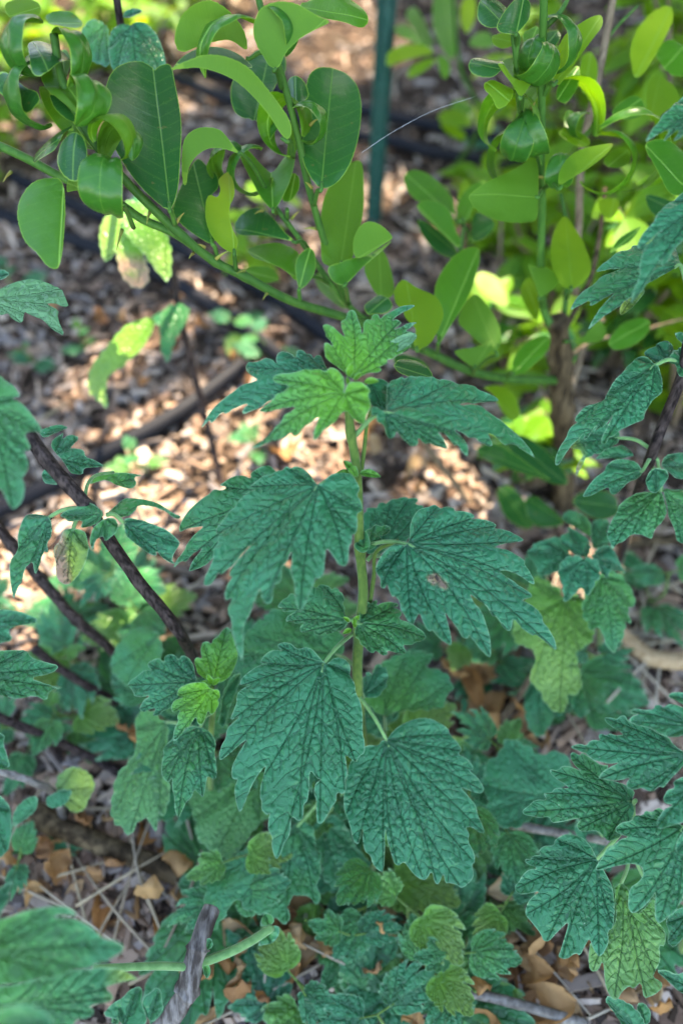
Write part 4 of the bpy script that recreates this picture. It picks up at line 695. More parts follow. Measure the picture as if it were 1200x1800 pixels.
LL = [ # frame, outline, base, tip, depth, tilt x, tilt y, material, options
 (H1, "598,745 560,720 500,670 450,610 410,540 380,480 362,420 365,330 380,260 410,215 460,190 500,188 535,210 545,225 555,210 590,200 605,215 615,280 630,370 638,460 635,560 630,650 615,710", (598, 745), (540, 225), .405, .25, .35, 'D', dict(pet=(308, 395, .42), cup=.25, wave=.03)),
 (H1, "228,800 228,680 215,630 150,625 95,650 65,690 58,750 80,830 130,880 160,925 200,942 218,900", (225, 640), (205, 935), .385, .2, .35, 'L', dict(cup=-.2)),
 (H1, "226,680 240,600 280,560 330,548 370,580 400,620 428,670 432,722 415,715 370,690 310,672 260,668", (432, 722), (228, 640), .392, -.4, -.3, 'L', dict(under=True, cup=.3, pet=(235, 400, .425))),
 (H1, "75,530 75,480 110,430 160,400 210,400 245,430 262,465 230,450 215,480 190,515 130,530", (262, 470), (80, 520), .385, -.3, .5, 'D', dict(cup=-.6, droop=.3)),
 (H1, "190,510 215,475 255,465 290,475 300,510 285,550 250,572 215,560 195,535", (270, 468), (240, 570), .38, .1, .5, 'D', dict(cup=-1.0, droop=.5)),
 (H1, "0,60 40,40 80,70 125,95 150,150 130,210 80,240 30,235 -40,200 -60,120", (150, 330), (40, 60), .375, -.2, .4, 'D', dict(cup=-.9, droop=.3)),
 (H1, "85,70 140,60 200,85 250,95 240,140 200,210 150,265 110,240 100,160", (190, 300), (110, 80), .37, .3, .3, 'D', dict(cup=-.9, droop=.3)),
 (H1, "160,60 210,48 260,52 292,80 270,95 220,90 180,85", (170, 80), (290, 80), .372, 0, .8, 'L', dict(cup=.2)),
 (H1, "0,235 40,260 80,300 130,320 135,345 80,352 30,320 -30,280", (190, 330), (0, 240), .385, 0, .5, 'D', dict(cup=-.6)),
 (H1, "150,275 185,230 200,175 225,165 245,200 235,250 225,300 190,340 165,310", (230, 350), (215, 170), .385, -.3, .3, 'L', dict(cup=.2)),
 (H1, "165,300 230,330 260,360 300,330 300,380 280,430 240,420 190,370", (280, 430), (200, 320), .388, .3, .5, 'D', dict(cup=-.5)),
 (H1, "20,10 70,-10 130,0 145,35 110,65 60,70 25,50", (30, 60), (140, 20), .40, 0, .5, 'Y', dict()),
 (H1, "622,190 622,130 650,70 700,35 750,25 800,50 850,100 868,150 865,180 810,140 750,150 690,175 650,200", (880, 205), (625, 190), .405, .1, -.3, 'L', dict(under=True, cup=.3, droop=-.2, pet=(492, 110, .405))),
 (H1, "595,240 650,215 720,195 790,205 860,240 920,300 970,360 1010,410 1028,460 1010,500 980,460 950,410 900,350 840,290 770,255 700,235 640,240", (1012, 500), (600, 240), .395, .2, -.35, 'L', dict(under=True, cup=.3, wave=.01, pet=(515, 275, .43))),
 (H1, "595,240 640,190 700,163 770,165 830,185 895,237 860,238 790,203 720,193 650,213", (895, 237), (600, 238), .398, .1, .75, 'D', dict(wave=.01)),
 (H1, "905,170 900,110 930,50 980,20 1040,18 1100,50 1160,68 1100,100 1040,140 1000,190 980,240 950,240 925,200", (962, 250), (1130, 70), .39, -.3, -.2, 'L', dict(under=True, cup=.25, pet=(495, 155, .41))),
 (H1, "1040,18 1100,0 1200,-20 1260,0 1300,60 1270,90 1200,65 1150,67 1100,50", (1060, 25), (1295, 60), .388, .2, .6, 'L', dict()),
 (H1, "1075,300 1090,250 1120,220 1165,212 1220,230 1260,290 1272,380 1260,500 1230,590 1180,650 1130,668 1090,620 1065,560 1062,500 1065,400", (1128, 670), (1172, 215), .43, .1, .3, 'D', dict(cup=.15, pet=(552, 360, .455))),
 (H1, "1000,300 1010,268 1040,258 1065,275 1080,320 1060,360 1035,385 1010,350", (1040, 385), (1035, 260), .425, -.2, .3, 'D', dict(cup=-.8)),
 (H1, "870,200 900,150 940,170 1000,180 1005,250 960,300 945,390 930,440 880,420 830,410 808,350 815,280", (890, 440), (950, 165), .45, .1, .4, 'D', dict()),
 (H1, "640,650 640,560 650,480 700,450 770,455 800,490 830,530 850,545 780,520 730,520 690,545 660,590 655,650", (850, 540), (645, 640), .425, .1, -.2, 'L', dict(under=True, wave=.01, pet=(478, 355, .47))),
 (H1, "840,525 880,540 920,580 955,610 1000,560 1040,525 1035,600 1020,660 985,720 960,745 920,710 880,640 850,580", (960, 745), (950, 560), .45, 0, .45, 'L', dict(fold=.35, pet=(485, 375, .472))),
 (H1, "990,700 1010,650 1030,600 1055,620 1050,660 1020,710", (1010, 745), (1040, 605), .46, .3, .3, 'L', dict(pet=(505, 385, .475))),
 (H1, "605,740 625,680 655,610 680,560 700,545 730,580 765,610 770,660 740,685 750,760 760,850 740,860 690,830 640,790", (748, 862), (680, 560), .44, .2, .35, 'D', dict(pet=(385, 460, .45))),
 (H1, "800,590 820,640 822,690 800,730 810,790 840,850 825,890 790,880 750,840 725,780 722,710 735,680 765,695 775,660 762,630 785,600", (825, 895), (798, 595), .435, -.2, .2, 'Y', dict(yellow=.5, fold=.2, brown=lambda u, s: np.clip((s - .6) * 2 - np.abs(u) * 3, 0, .5), pet=(415, 475, .45))),
 (H1, "815,790 840,750 890,728 930,735 960,770 1000,820 1040,850 980,835 900,825 840,820", (1040, 852), (820, 790), .46, 0, .55, 'D', dict(pet=(548, 445, .485))),
 (H1, "860,865 910,850 980,852 1040,880 1060,920 1050,960 1040,990 1000,945 940,915 890,905", (1060, 985), (865, 868), .47, .1, .6, 'L', dict(pet=(580, 500, .505))),
 (H1, "1050,1020 1040,960 1045,910 1085,865 1105,890 1108,960 1080,1000", (1050, 1022), (1090, 868), .465, -.2, .2, 'L', dict(fold=.2, pet=(527, 533, .48))),
 (H1, "850,940 900,930 960,945 985,985 930,995 870,980", (985, 985), (855, 945), .52, 0, .5, 'L', dict()),
 (G4, "545,400 540,250 550,100 590,-30 650,-150 720,-200 790,-220 800,-100 800,50 790,150 745,270 730,390 660,440 600,430", (660, 440), (755, -210), .475, .2, .2, 'L', dict(under=True, cup=.3, pet=(598, 488, .495))),
 (G4, "740,380 735,270 780,190 830,165 900,190 960,240 965,265 900,300 850,340 800,370", (720, 400), (965, 262), .465, .3, -.2, 'L', dict(under=True)),
 (G4, "580,480 620,445 700,410 760,385 820,365 900,305 965,262 920,310 850,380 780,440 720,510 680,545 620,530", (680, 545), (960, 265), .462, -.1, .5, 'L', dict(cup=.3, pet=(612, 530, .512))),
 (G4, "790,440 830,380 900,310 940,380 970,520 970,600 900,620 850,560", (900, 640), (890, 320), .505, .2, .2, 'L', dict(under=True, pet=(650, 565, .525))),
 (G4, "970,560 1030,490 1100,540 1170,570 1220,600 1250,660 1260,720 1230,800 1180,890 1100,920 1080,850 1110,800 1040,740 1020,680 980,640", (1110, 925), (1050, 500), .485, .1, .2, 'Y', dict(under=True, pet=(745, 616, .552))),
 (G4, "800,650 850,610 890,580 940,610 970,650 930,690 860,700 820,710", (830, 700), (940, 600), .48, .2, .4, 'D', dict(cup=-.5)),
 (G4, "970,1010 1010,960 1070,945 1140,970 1190,1040 1200,1080 1100,1075 1010,1050", (975, 1010), (1195, 1070), .43, .1, .7, 'D', dict(cup=-.4)),
 (G4, "500,470 560,440 600,520 660,590 700,650 690,680 620,640 540,570", (695, 675), (520, 450), .54, 0, .6, 'L', dict()),
 (G7, "205,970 195,900 180,760 190,680 230,590 290,510 360,460 435,450 430,540 400,640 370,720 320,800 270,880 225,960", (207, 975), (433, 452), .51, .3, .3, 'L', dict(fold=.2, pet=(768, 622, .557))),
 (G7, "300,850 350,760 400,700 450,740 510,830 545,930 520,1030 440,980 370,920", (520, 1035), (390, 705), .53, -.2, .3, 'L', dict(under=True, pet=(830, 655, .57))),
 (G7, "285,1010 350,1000 430,990 500,940 490,1010 440,1060 400,1095 340,1060", (400, 1098), (495, 945), .525, 0, .3, 'L', dict(under=True, pet=(832, 658, .575))),
 (G7, "590,1130 600,1060 650,990 720,930 790,915 808,950 780,1020 730,1070 660,1130 610,1145", (595, 1140), (800, 925), .54, .2, .5, 'L', dict(pet=(890, 666, .588))),
 (G7, "375,170 450,130 540,90 620,60 700,0 730,60 735,180 735,310 700,345 600,345 510,325 440,280 390,220", (740, 200), (380, 170), .475, .1, .3, 'L', dict(under=True, cup=.2, pet=(950, 345, .50))),
 (G7, "910,690 860,670 820,600 805,500 815,400 850,320 880,290 920,340 980,420 1010,520 1020,600 970,660", (910, 695), (885, 292), .52, 0, .2, 'Y', dict(under=True, yellow=.35, pet=(996, 525, .575))),
 (G7, "740,735 720,650 680,540 700,565 770,570 830,600 845,640 810,690", (742, 740), (690, 550), .535, -.3, .2, 'L', dict(under=True, pet=(955, 545, .57))),
 (G7, "740,860 690,820 650,720 645,670 690,610 720,650 745,740", (745, 862), (670, 630), .57, .1, .4, 'Y', dict()),
 (G7, "590,780 520,770 430,700 400,630 430,585 500,600 570,660", (592, 782), (410, 600), .68, 0, .4, 'Y', dict(yellow=.3)),
 (G7, "890,960 980,940 1060,830 1105,910 1070,950 1000,970", (885, 965), (1080, 850), .56, .1, .3, 'L', dict(under=True, pet=(985, 610, .60))),
 (G7, "1100,980 1120,930 1200,850 1290,820 1330,850 1320,910 1230,990 1140,1010", (1095, 985), (1325, 850), .56, 0, .4, 'L', dict()),
 (H4, "470,760 540,750 600,790 680,850 745,890 680,880 600,850 500,810", (745, 890), (475, 770), .56, 0, .7, 'D', dict()),
 (H4, "560,740 640,720 720,780 780,850 800,910 720,900 640,840", (800, 910), (590, 730), .60, 0, .5, 'D', dict()),
 (H4, "540,920 580,900 640,950 680,1050 640,1060 570,1020", (660, 1060), (560, 910), .66, 0, .4, 'D', dict()),
 (H4, "640,950 680,940 740,990 790,1040 720,1055 660,1040", (790, 1042), (650, 948), .63, 0, .4, 'D', dict()),
 (H4, "800,960 860,920 960,930 980,1000 920,1030 850,1010", (800, 960), (975, 980), .61, 0, .4, 'D', dict()),
 (H4, "490,560 560,550 610,590 630,650 600,680 560,640 530,580", (490, 560), (615, 670), .60, 0, .4, 'Y', dict()),
 (H4, "180,450 230,445 290,470 320,520 250,525 190,490", (185, 465), (318, 520), .55, 0, .5, 'D', dict()),
 (H4, "480,510 560,500 660,500 740,520 680,540 560,540", (740, 525), (490, 515), .62, 0, .7, 'L', dict()),
 (H2, "475,20 480,60 520,88 555,90 565,50 590,10 560,-30 500,-30", (620, 130), (490, 0), .42, -.2, .4, 'D', dict(cup=-.7, pet=(905, 110, .43))),
 (H2, "560,50 590,10 620,-15 670,-5 665,50 630,100 610,122 575,110 555,80", (612, 125), (640, -5), .41, .2, .3, 'D', dict(cup=-.7, pet=(906, 95, .43))),
 (H2, "445,220 460,190 510,175 560,190 570,230 540,262 490,260 455,245", (590, 250), (450, 215), .43, -.2, .5, 'D', dict(cup=-.6)),
 (H2, "560,190 620,185 680,150 715,128 710,170 680,210 650,260 620,280 600,265 580,220", (625, 330), (620, 190), .425, .1, .5, 'L', dict(fold=-.3, yellow=.1)),
 (H2, "545,215 575,225 600,270 640,285 690,205 695,250 650,310 628,345 605,300 570,255", (628, 348), (560, 220), .428, 0, 0, 'Y', dict(under=True, pet=(915, 195, .456))),
 (H2, "500,285 530,275 560,290 600,300 598,340 575,370 545,372 530,330 505,310", (600, 365), (510, 285), .43, -.2, .3, 'Y', dict(cup=-.5)),
 (H2, "740,270 735,230 760,170 790,120 840,80 890,45 925,35 925,80 880,140 830,210 790,270 755,310", (745, 300), (920, 45), .44, .2, .1, 'Y', dict(under=True, cup=.2, pet=(953, 170, .455))),
 (H2, "680,340 690,260 710,190 760,150 770,170 745,230 740,300 720,350", (700, 350), (755, 160), .46, -.2, .3, 'L', dict(under=True)),
 (H2, "750,350 760,300 800,260 830,220 840,260 820,320 790,365", (750, 365), (832, 230), .465, 0, .3, 'L', dict()),
 (H2, "840,330 835,250 850,190 880,170 900,220 895,290 870,325", (850, 335), (880, 175), .52, 0, .3, 'Y', dict()),
 (H2, "760,660 765,600 800,550 860,520 930,500 965,495 930,540 870,590 800,630", (762, 665), (960, 498), .46, .1, .1, 'Y', dict(under=True, pet=(951, 335, .50), brown=lambda u, s: np.clip((s - .93) * 14, 0, 1))),
 (H2, "1020,250 1010,180 1040,100 1100,30 1160,10 1172,60 1140,130 1100,200 1060,260 1030,275", (1030, 278), (1160, 20), .53, .1, .2, 'Y', dict(yellow=.6)),
 (H2, "1100,200 1120,150 1160,125 1210,150 1240,220 1210,270 1150,265", (1110, 270), (1210, 150), .53, 0, .4, 'L', dict()),
 (H2, "1080,440 1070,350 1085,260 1110,250 1170,300 1190,350 1130,400", (1080, 445), (1120, 260), .51, -.2, .3, 'Y', dict(under=True)),
 (H2, "1055,510 1100,490 1160,500 1210,540 1240,620 1210,680 1160,670 1120,610", (1060, 505), (1220, 660), .47, .2, .5, 'L', dict()),
 (H2, "690,140 720,110 760,100 770,130 740,170 700,180", (700, 180), (760, 105), .47, 0, .3, 'D', dict()),
 (H2, "640,110 690,80 700,130 670,160 640,150", (660, 160), (690, 85), .45, 0, .5, 'L', dict()),
 (H2, "530,120 580,110 620,130 600,160 560,170 535,150", (615, 150), (535, 130), .47, 0, .5, 'Y', dict()),
 (H2, "690,220 700,180 690,130 660,180 655,240 670,260", (680, 270), (692, 140), .45, 0, .3, 'D', dict()),
 (H2, "760,460 790,440 850,470 875,500 850,520 800,500", (870, 515), (765, 455), .50, 0, .4, 'Y', dict()),
 (H2, "780,440 785,390 810,380 830,420 820,460", (800, 470), (800, 385), .50, 0, .3, 'L', dict()),
 (H2, "980,360 1020,330 1060,340 1065,400 1010,420 960,415 950,390", (960, 415), (1050, 345), .50, 0, .4, 'L', dict()),
 (H2, "920,560 960,520 1010,520 1015,560 980,590 930,585", (930, 590), (1005, 525), .50, 0, .4, 'L', dict(yellow=.2)),
 (H2, "900,700 930,695 970,690 975,730 940,775 905,740", (940, 778), (960, 692), .55, 0, .3, 'Y', dict(yellow=.3)),
 (H2, "970,840 1030,800 1060,790 1020,840 960,880 940,890", (945, 890), (1055, 795), .50, .1, .3, 'L', dict()),
 (H2, "1060,680 1120,690 1200,720 1200,760 1130,780 1080,740", (1060, 690), (1195, 745), .52, .1, .4, 'D', dict()),
]
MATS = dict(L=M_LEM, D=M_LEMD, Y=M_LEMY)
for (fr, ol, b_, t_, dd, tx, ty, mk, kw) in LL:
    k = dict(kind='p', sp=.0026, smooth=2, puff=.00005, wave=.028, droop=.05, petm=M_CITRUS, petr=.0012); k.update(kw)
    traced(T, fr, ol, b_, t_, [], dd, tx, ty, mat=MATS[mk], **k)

# rolled and hooked leaves: base, direction, upper-side normal (right, up, towards viewer), length, width, roll, cup
px2m = lambda n, d: n / FPX * d
CL = [
 ((150, 205, .385), (-.25, .8, .5), (-.5, .2, -.8), 190, 95, -250, -50, 'L'),
 ((135, 150, .376), (.5, .5, .6), (.3, .8, .5), 120, 90, 230, -40, 'D'),
 ((190, 285, .385), (.2, .3, .8), (.2, .9, .1), 175, 90, 300, -35, 'D'),
 ((165, 250, .382), (-.3, .7, .5), (.8, .2, .4), 150, 70, -330, 25, 'L'),
 ((232, 282, .382), (.5, .8, .4), (.7, -.2, .5), 140, 75, 240, -50, 'D'),
 ((532, 240, .425), (.5, .7, .4), (-.6, .7, -.2), 180, 75, -310, -25, 'L'),
 ((515, 190, .415), (.6, .5, .5), (.4, .7, .6), 110, 65, 260, -50, 'D'),
 ((460, 262, .45), (-.7, .4, .5), (-.2, .8, .5), 150, 75, 300, -40, 'D'),
 ((470, 250, .445), (-.1, .8, .5), (-.6, .2, .7), 110, 60, 250, -50, 'D'),
 ((430, 265, .445), (-.6, .6, .4), (.1, .6, .8), 110, 70, 230, -60, 'D'),
 ((920, 195, .455), (-.4, -.4, .7), (-.4, .7, .5), 110, 80, 220, -55, 'D'),
 ((922, 205, .452), (-.2, -.5, .7), (.2, .7, .6), 100, 70, 220, -55, 'D'),
 ((935, 235, .455), (.4, .7, .5), (-.6, .6, -.3), 170, 70, -290, -25, 'L'),
 ((950, 290, .475), (.2, .8, .5), (.8, -.1, .5), 190, 60, 300, -35, 'D'),
 ((985, 270, .47), (-.2, -.2, .8), (0, .9, .3), 90, 60, 260, -40, 'D'),
 ((1045, 240, .495), (.2, .8, .4), (-.4, .6, .5), 220, 70, -230, -45, 'L'),
 ((1055, 225, .485), (.4, .6, .4), (-.5, .7, .4), 210, 80, 250, -45, 'L'),
 ((1050, 235, .49), (.8, .3, .4), (-.1, .9, .3), 170, 80, 270, -40, 'L'),
 ((1035, 200, .50), (-.6, .4, .5), (.1, .8, .5), 90, 40, 330, -30, 'D'),
 ((955, 75, .425), (.4, -.2, .6), (.3, .8, .4), 120, 80, 280, -40, 'D'),
 ((962, 30, .42), (.7, .1, .5), (.0, .8, .5), 110, 70, 200, -50, 'D'),
 ((950, 60, .43), (-.6, -.2, .5), (-.2, .8, .5), 90, 70, 220, -50, 'D'),
 ((75, 40, .38), (-.5, .3, .6), (-.3, .8, .5), 130, 90, 230, -50, 'D'),
 ((60, 110, .383), (-.7, -.1, .5), (-.2, .8, .5), 140, 90, 220, -50, 'D'),
 ((95, 60, .38), (.6, .3, .5), (.2, .8, .5), 120, 80, 200, -45, 'D'),
 ((450, 40, .39), (-.6, .3, .5), (-.1, .8, .5), 130, 80, 160, -40, 'L'),
 ((460, 20, .388), (.5, .3, .5), (.1, .8, .5), 100, 60, 200, -40, 'D'),
]
for (b_, dv, nv, ln, wd, cu, cp, mk) in CL:
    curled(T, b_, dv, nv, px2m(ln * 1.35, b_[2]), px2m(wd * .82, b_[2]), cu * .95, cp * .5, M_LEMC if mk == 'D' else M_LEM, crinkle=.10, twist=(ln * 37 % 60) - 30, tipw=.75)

# leaves of the shoot behind the green post
T2b = ground_at(790, 300); T2b.z -= .01
T2 = thing('lemon_sapling', T2b, 'thin lemon sapling with sunlit leaf cluster beside the green post', 'tree')
tube('stem', [T2b] + P3((845, 220, .95), (832, 170, .88), (812, 130, .84), (800, 60, .80), (795, -40, .74)), .0034, .0016, M_CITRUS, T2, seg=8)
for (ol, b_, t_, dd, mk, kw) in [
 ("320,0 345,-40 400,-30 410,60 405,160 390,220 350,170 320,100", (400, 235), (360, -30), .80, 'L', {}),
 ("180,100 220,80 290,140 335,195 260,150 200,130", (380, 240), (190, 95), .80, 'L', {}),
 ("155,230 160,180 220,155 300,160 330,190 260,200 210,215 170,235", (370, 270), (160, 220), .79, 'Y', dict(yellow=.4)),
 ("230,270 240,235 300,205 340,210 290,250 245,275", (350, 230), (235, 270), .80, 'Y', {}),
 ("330,190 370,200 385,240 370,280 350,270", (375, 285), (335, 195), .79, 'L', dict(under=True)),
 ("420,0 470,-20 475,60 440,130 415,80", (410, 210), (460, -15), .81, 'Y', dict(yellow=.6)),
 ("440,160 470,115 520,110 545,160 500,170", (420, 190), (540, 150), .80, 'L', {}),
 ("225,40 260,20 300,90 330,170 280,140 230,80", (370, 230), (240, 35), .83, 'L', {}),
 ("330,420 360,380 430,390 470,440 400,450", (490, 470), (335, 415), .90, 'Y', {}),
 ("380,360 440,345 470,400 450,440 400,400", (480, 450), (385, 365), .91, 'L', {}),
 ("460,350 520,360 540,430 520,480 470,440", (520, 490), (470, 355), .90, 'Y', dict(yellow=.2)),
 ("340,430 380,430 440,470 430,500 370,470", (470, 470), (345, 432), .91, 'Y', {})]:
    traced(T2, H2, ol, b_, t_, [], dd, 0, .35, mat=MATS[mk], kind='p', sp=.005, smooth=2, puff=0, wave=.015, **kw)
# cluster of broad leaves right of the hose
T3b = ground_at(815, 560); T3b.z -= .01
T3 = thing('lemon_sapling', T3b, 'low lemon sapling with fan of broad leaves before the lit mulch', 'tree')
tube('stem', [T3b] + P3((818, 500, .70), (816, 430, .60), (813, 395, .565)), .003, .0016, M_TWIG, T3, seg=8)
for (ol, b_, t_, dd, mk, kw) in [
 ("100,225 40,150 30,80 80,55 150,75 230,140 290,210 300,300 270,280 180,230", (320, 335), (40, 75), .56, 'L', {}),
 ("90,240 140,220 210,240 270,290 290,370 330,430 325,480 260,420 160,330 110,280", (330, 480), (95, 240), .55, 'L', dict(fold=.2)),
 ("100,310 160,335 240,400 310,480 290,525 220,500 140,430 100,350", (320, 500), (105, 320), .57, 'D', {}),
 ("300,250 340,180 400,130 470,100 400,230 370,330 310,330", (340, 345), (460, 105), .57, 'L', {}),
 ("310,220 320,150 345,105 375,125 350,180", (335, 330), (345, 110), .58, 'Y', {}),
 ("380,400 390,300 420,270 520,340 450,420 390,440", (370, 430), (510, 340), .58, 'D', {})]:
    traced(T3, G7, ol, b_, t_, [], dd, 0, .4, mat=MATS[mk], kind='p', sp=.003, smooth=2, puff=0, wave=.015, pet=(814, 398, .567), petm=M_CITRUS, **kw)

# ---------------------------------------------------------------- stalks, hoses, posts
def stalk(name, pts, r0, r1, mat, label, cat, **k):
    P = P3(*pts); o = tube(name, P, r0, r1, mat, **k); return tag(o, label, cat)
def leafy_stalk(pts, r0, r1, mat, label, leaves, cut=None):
    P = P3(*pts); P[-1].z -= .005
    o = thing('motherwort_plant', P[-1], label, 'herb'); tube('stem', P, r0, r1, mat, o, seg=12, n=12, cut=cut, square=.10, rough=.22, bumps=[(.22, .012, .3), (.5, .012, .3), (.78, .012, .25)]); return o
def hose(pts, label, r=.0086):
    P = []
    for p in pts:
        q = ground_at(*p); q.z += r * 1.0 + .008; P.append(q)
    o = tube('drip_hose', P, r, r, M_HOSE, seg=16, n=10); tag(o, label, 'hose', 'drip irrigation hoses on the mulch')
hose([(-60, 372), (15, 398), (120, 436), (215, 470), (315, 517), (445, 605), (540, 690)], 'black drip hose running diagonally from the left edge behind the thin dark stalk')
hose([(30, 330), (112, 368), (190, 402), (310, 450), (400, 497), (490, 545), (590, 620)], 'black drip hose running just behind the thorny lemon branch')
hose([(-60, 948), (0, 918), (100, 868), (165, 830), (280, 768), (350, 722), (430, 660)], 'black drip hose rising from the left edge behind the slant-cut stalk')
hose([(330, 130), (420, 160), (560, 195), (705, 228), (860, 262), (1000, 290)], 'black drip hose crossing behind the green post, farther of the two')
hose([(300, 150), (410, 196), (540, 235), (690, 268), (760, 288), (860, 302), (1000, 325)], 'black drip hose crossing behind the green post, nearer of the two')

pb = ground_at(655, 402); pt = Vector((pb.x + .012, pb.y, .55)); pb.z -= .02
PT = thing('garden_post', pb, 'dark green painted steel fence post standing in the mulch', 'post')
def tbar(zs):
    V = []; F = []
    prof = [(-.010, -.004), (-.002, -.004), (-.002, .012), (.002, .012), (.002, -.004), (.010, -.004), (.010, -.007), (-.010, -.007)]
    for z in zs:
        c = pb.lerp(pt, z)
        for (a, b) in prof: V.append(c + Vector((a * 1.0, -b, 0)))
    n = len(prof)
    for i in range(len(zs) - 1):
        for k in range(n): F.append((i * n + k, i * n + (k + 1) % n, (i + 1) * n + (k + 1) % n, (i + 1) * n + k))
    F.append(tuple(range((len(zs) - 1) * n, len(zs) * n))); return V, F
V, F = tbar([0, .25, .5, .75, 1.0]); link('bar', mesh('bar', V, F, M_POST, smooth=False), PT)
for k in range(7):
    c = pb.lerp(pt, .12 + k * .125) + Vector((0, .007 - .014, 0))
    V = [c + Vector((x, y, z)) for x in (-.004, .004) for y in (-.004, .001) for z in (-.006, .006)]
    link('stud', mesh('stud', V, [(0, 1, 3, 2), (4, 6, 7, 5), (0, 4, 5, 1), (2, 3, 7, 6), (1, 5, 7, 3), (0, 2, 6, 4)], M_POST, smooth=False), PT)

K1 = leafy_stalk([(288, 420, .60), (302, 470, .62), (320, 570, .66), (350, 690, .72), (378, 800, .77), (390, 852)], .0026, .0034, M_PURP, 'thin dark stalk with pale backlit leaves leaning before the hoses', 0)
for (fr, ol, b_, t_, dd, kw) in [
 (H3, "540,320 480,340 440,360 390,400 350,440 320,490 310,560 340,600 375,630 370,560 385,500 430,480 490,440 530,380", (545, 330), (350, 590), .62, dict(young=.9, yellow=.5)),
 (H3, "560,330 590,290 640,280 670,300 650,350 610,390 590,465 565,420", (630, 300), (590, 450), .64, dict(young=.2)),
 (H3, "540,340 530,320 570,300 620,300 600,340", (625, 300), (540, 330), .65, {}),
 (H1, "350,880 360,800 380,750 430,720 470,740 450,800 420,860 370,920", (560, 800), (360, 900), .58, dict(young=.9, yellow=.5)),
 (H1, "430,720 500,730 560,780 600,850 590,980 540,940 480,860 440,800", (575, 800), (580, 960), .575, dict(young=.9, yellow=.45)),
 (H1, "400,850 440,810 480,860 525,940 520,990 470,1000 430,960 410,900", (500, 850), (480, 990), .58, dict(young=.8, yellow=.4, brown=lambda u, s: np.clip((s - .25) * 3, 0, 1))),
 (H1, "455,700 480,680 520,720 540,760 490,760", (560, 790), (465, 695), .59, dict(young=.9))]:
    k = dict(sp=.003, droop=.1); k.update(kw); traced(K1, fr, ol, b_, t_, [t_], dd, 0, .3, **k)

K2 = leafy_stalk([(-60, 860, .47), (0, 932, .49), (65, 1010, .515), (135, 1090, .54), (188, 1135, .57), (240, 1190, .63), (270, 1225)], .0031, .0036, M_PURP, 'long dark stalk slanting down from the left edge below the hose', 0)
K3 = leafy_stalk([(60, 1140, .56), (100, 1172, .575), (170, 1215, .60), (240, 1252, .63), (290, 1285)], .0031, .0036, M_PURP, 'short dark stalk lying low behind the notched left leaves', 0)
K4 = leafy_stalk([(-60, 1236, .53), (0, 1262, .545), (100, 1302, .575), (195, 1350, .60), (230, 1375)], .0031, .0036, M_PURP, 'dark forked stalk slanting across the lower left mulch', 0)
tube('branch', P3((85, 1300, .572), (100, 1325, .60), (118, 1350)), .0026, .003, M_PURP, K4, seg=8)
K5 = leafy_stalk([(-30, 1345, .50), (20, 1362, .505), (60, 1375, .51), (95, 1395, .53), (110, 1430, .57), (120, 1470)], .0024, .0026, M_GREY, 'thin grey curved stem carrying a yellow-green leaf near the lower left', 0)
traced(K5, H5, "215,920 260,900 310,920 335,960 320,1000 300,1050 260,1060 230,1020 205,970", (200, 985), (310, 1000), [(300, 1050), (335, 965), (260, 902)], .53, 0, .4, sp=.003, yellow=.75)
traced(K5, H5, "140,1000 100,1010 60,1050 45,1110 90,1080 130,1050", (170, 985), (50, 1100), [(48, 1105)], .51, 0, .5, sp=.003)
traced(K5, H5, "190,990 165,1010 180,1040 230,1030 260,980 220,975", (180, 985), (250, 985), [(255, 982)], .51, 0, .5, sp=.003)
K6 = leafy_stalk([(372, 1600, .44), (352, 1650, .425), (338, 1700, .42), (330, 1740, .42), (300, 1790, .425), (255, 1850, .44), (220, 1900)], .0052, .0066, M_OLD, 'ribbed grey old stalk bending through the lower left with pale side shoots', 0)
tube('shoot', P3((336, 1700, .42), (280, 1698, .41), (220, 1700, .40), (165, 1702, .39)), .0022, .0018, M_PET, K6, seg=8)
tube('shoot', P3((338, 1698, .42), (400, 1675, .43), (440, 1655, .44), (478, 1630, .45)), .0026, .0024, M_PET, K6, seg=8)
for (ol, b_, t_) in [("640,1070 700,1000 770,960 800,920 860,895 890,930 880,990 910,1060 920,1110 870,1160 780,1160 740,1100", (780, 1150), (860, 900)), ("880,1010 900,950 940,930 960,900 1000,920 1010,990 1020,1030 990,1080 950,1120 900,1080", (930, 1120), (990, 915)), ("690,1130 700,1080 715,1060 740,1090 745,1130", (720, 1135), (715, 1062))]:
    traced(K6, F15, ol, b_, t_, [t_, ((b_[0] + t_[0]) / 2 - 80, (b_[1] + t_[1]) / 2)], .37, 0, .4, sp=.0016, droop=.1, wave=.04)
for (ol, b_, t_, dd) in [("410,800 440,720 490,740 500,780 450,800", (470, 800), (430, 720), .45), ("400,920 440,830 520,800 530,850 490,900 430,920", (450, 830), (480, 905), .45), ("60,890 110,880 120,930 70,960 20,1000 30,960", (40, 1000), (110, 885), .42), ("60,1050 100,1040 110,1090 85,1130 65,1090", (60, 1030), (85, 1125), .42)]:
    traced(K6, FB, ol, b_, t_, [t_], dd, 0, .4, sp=.002, young=.4)

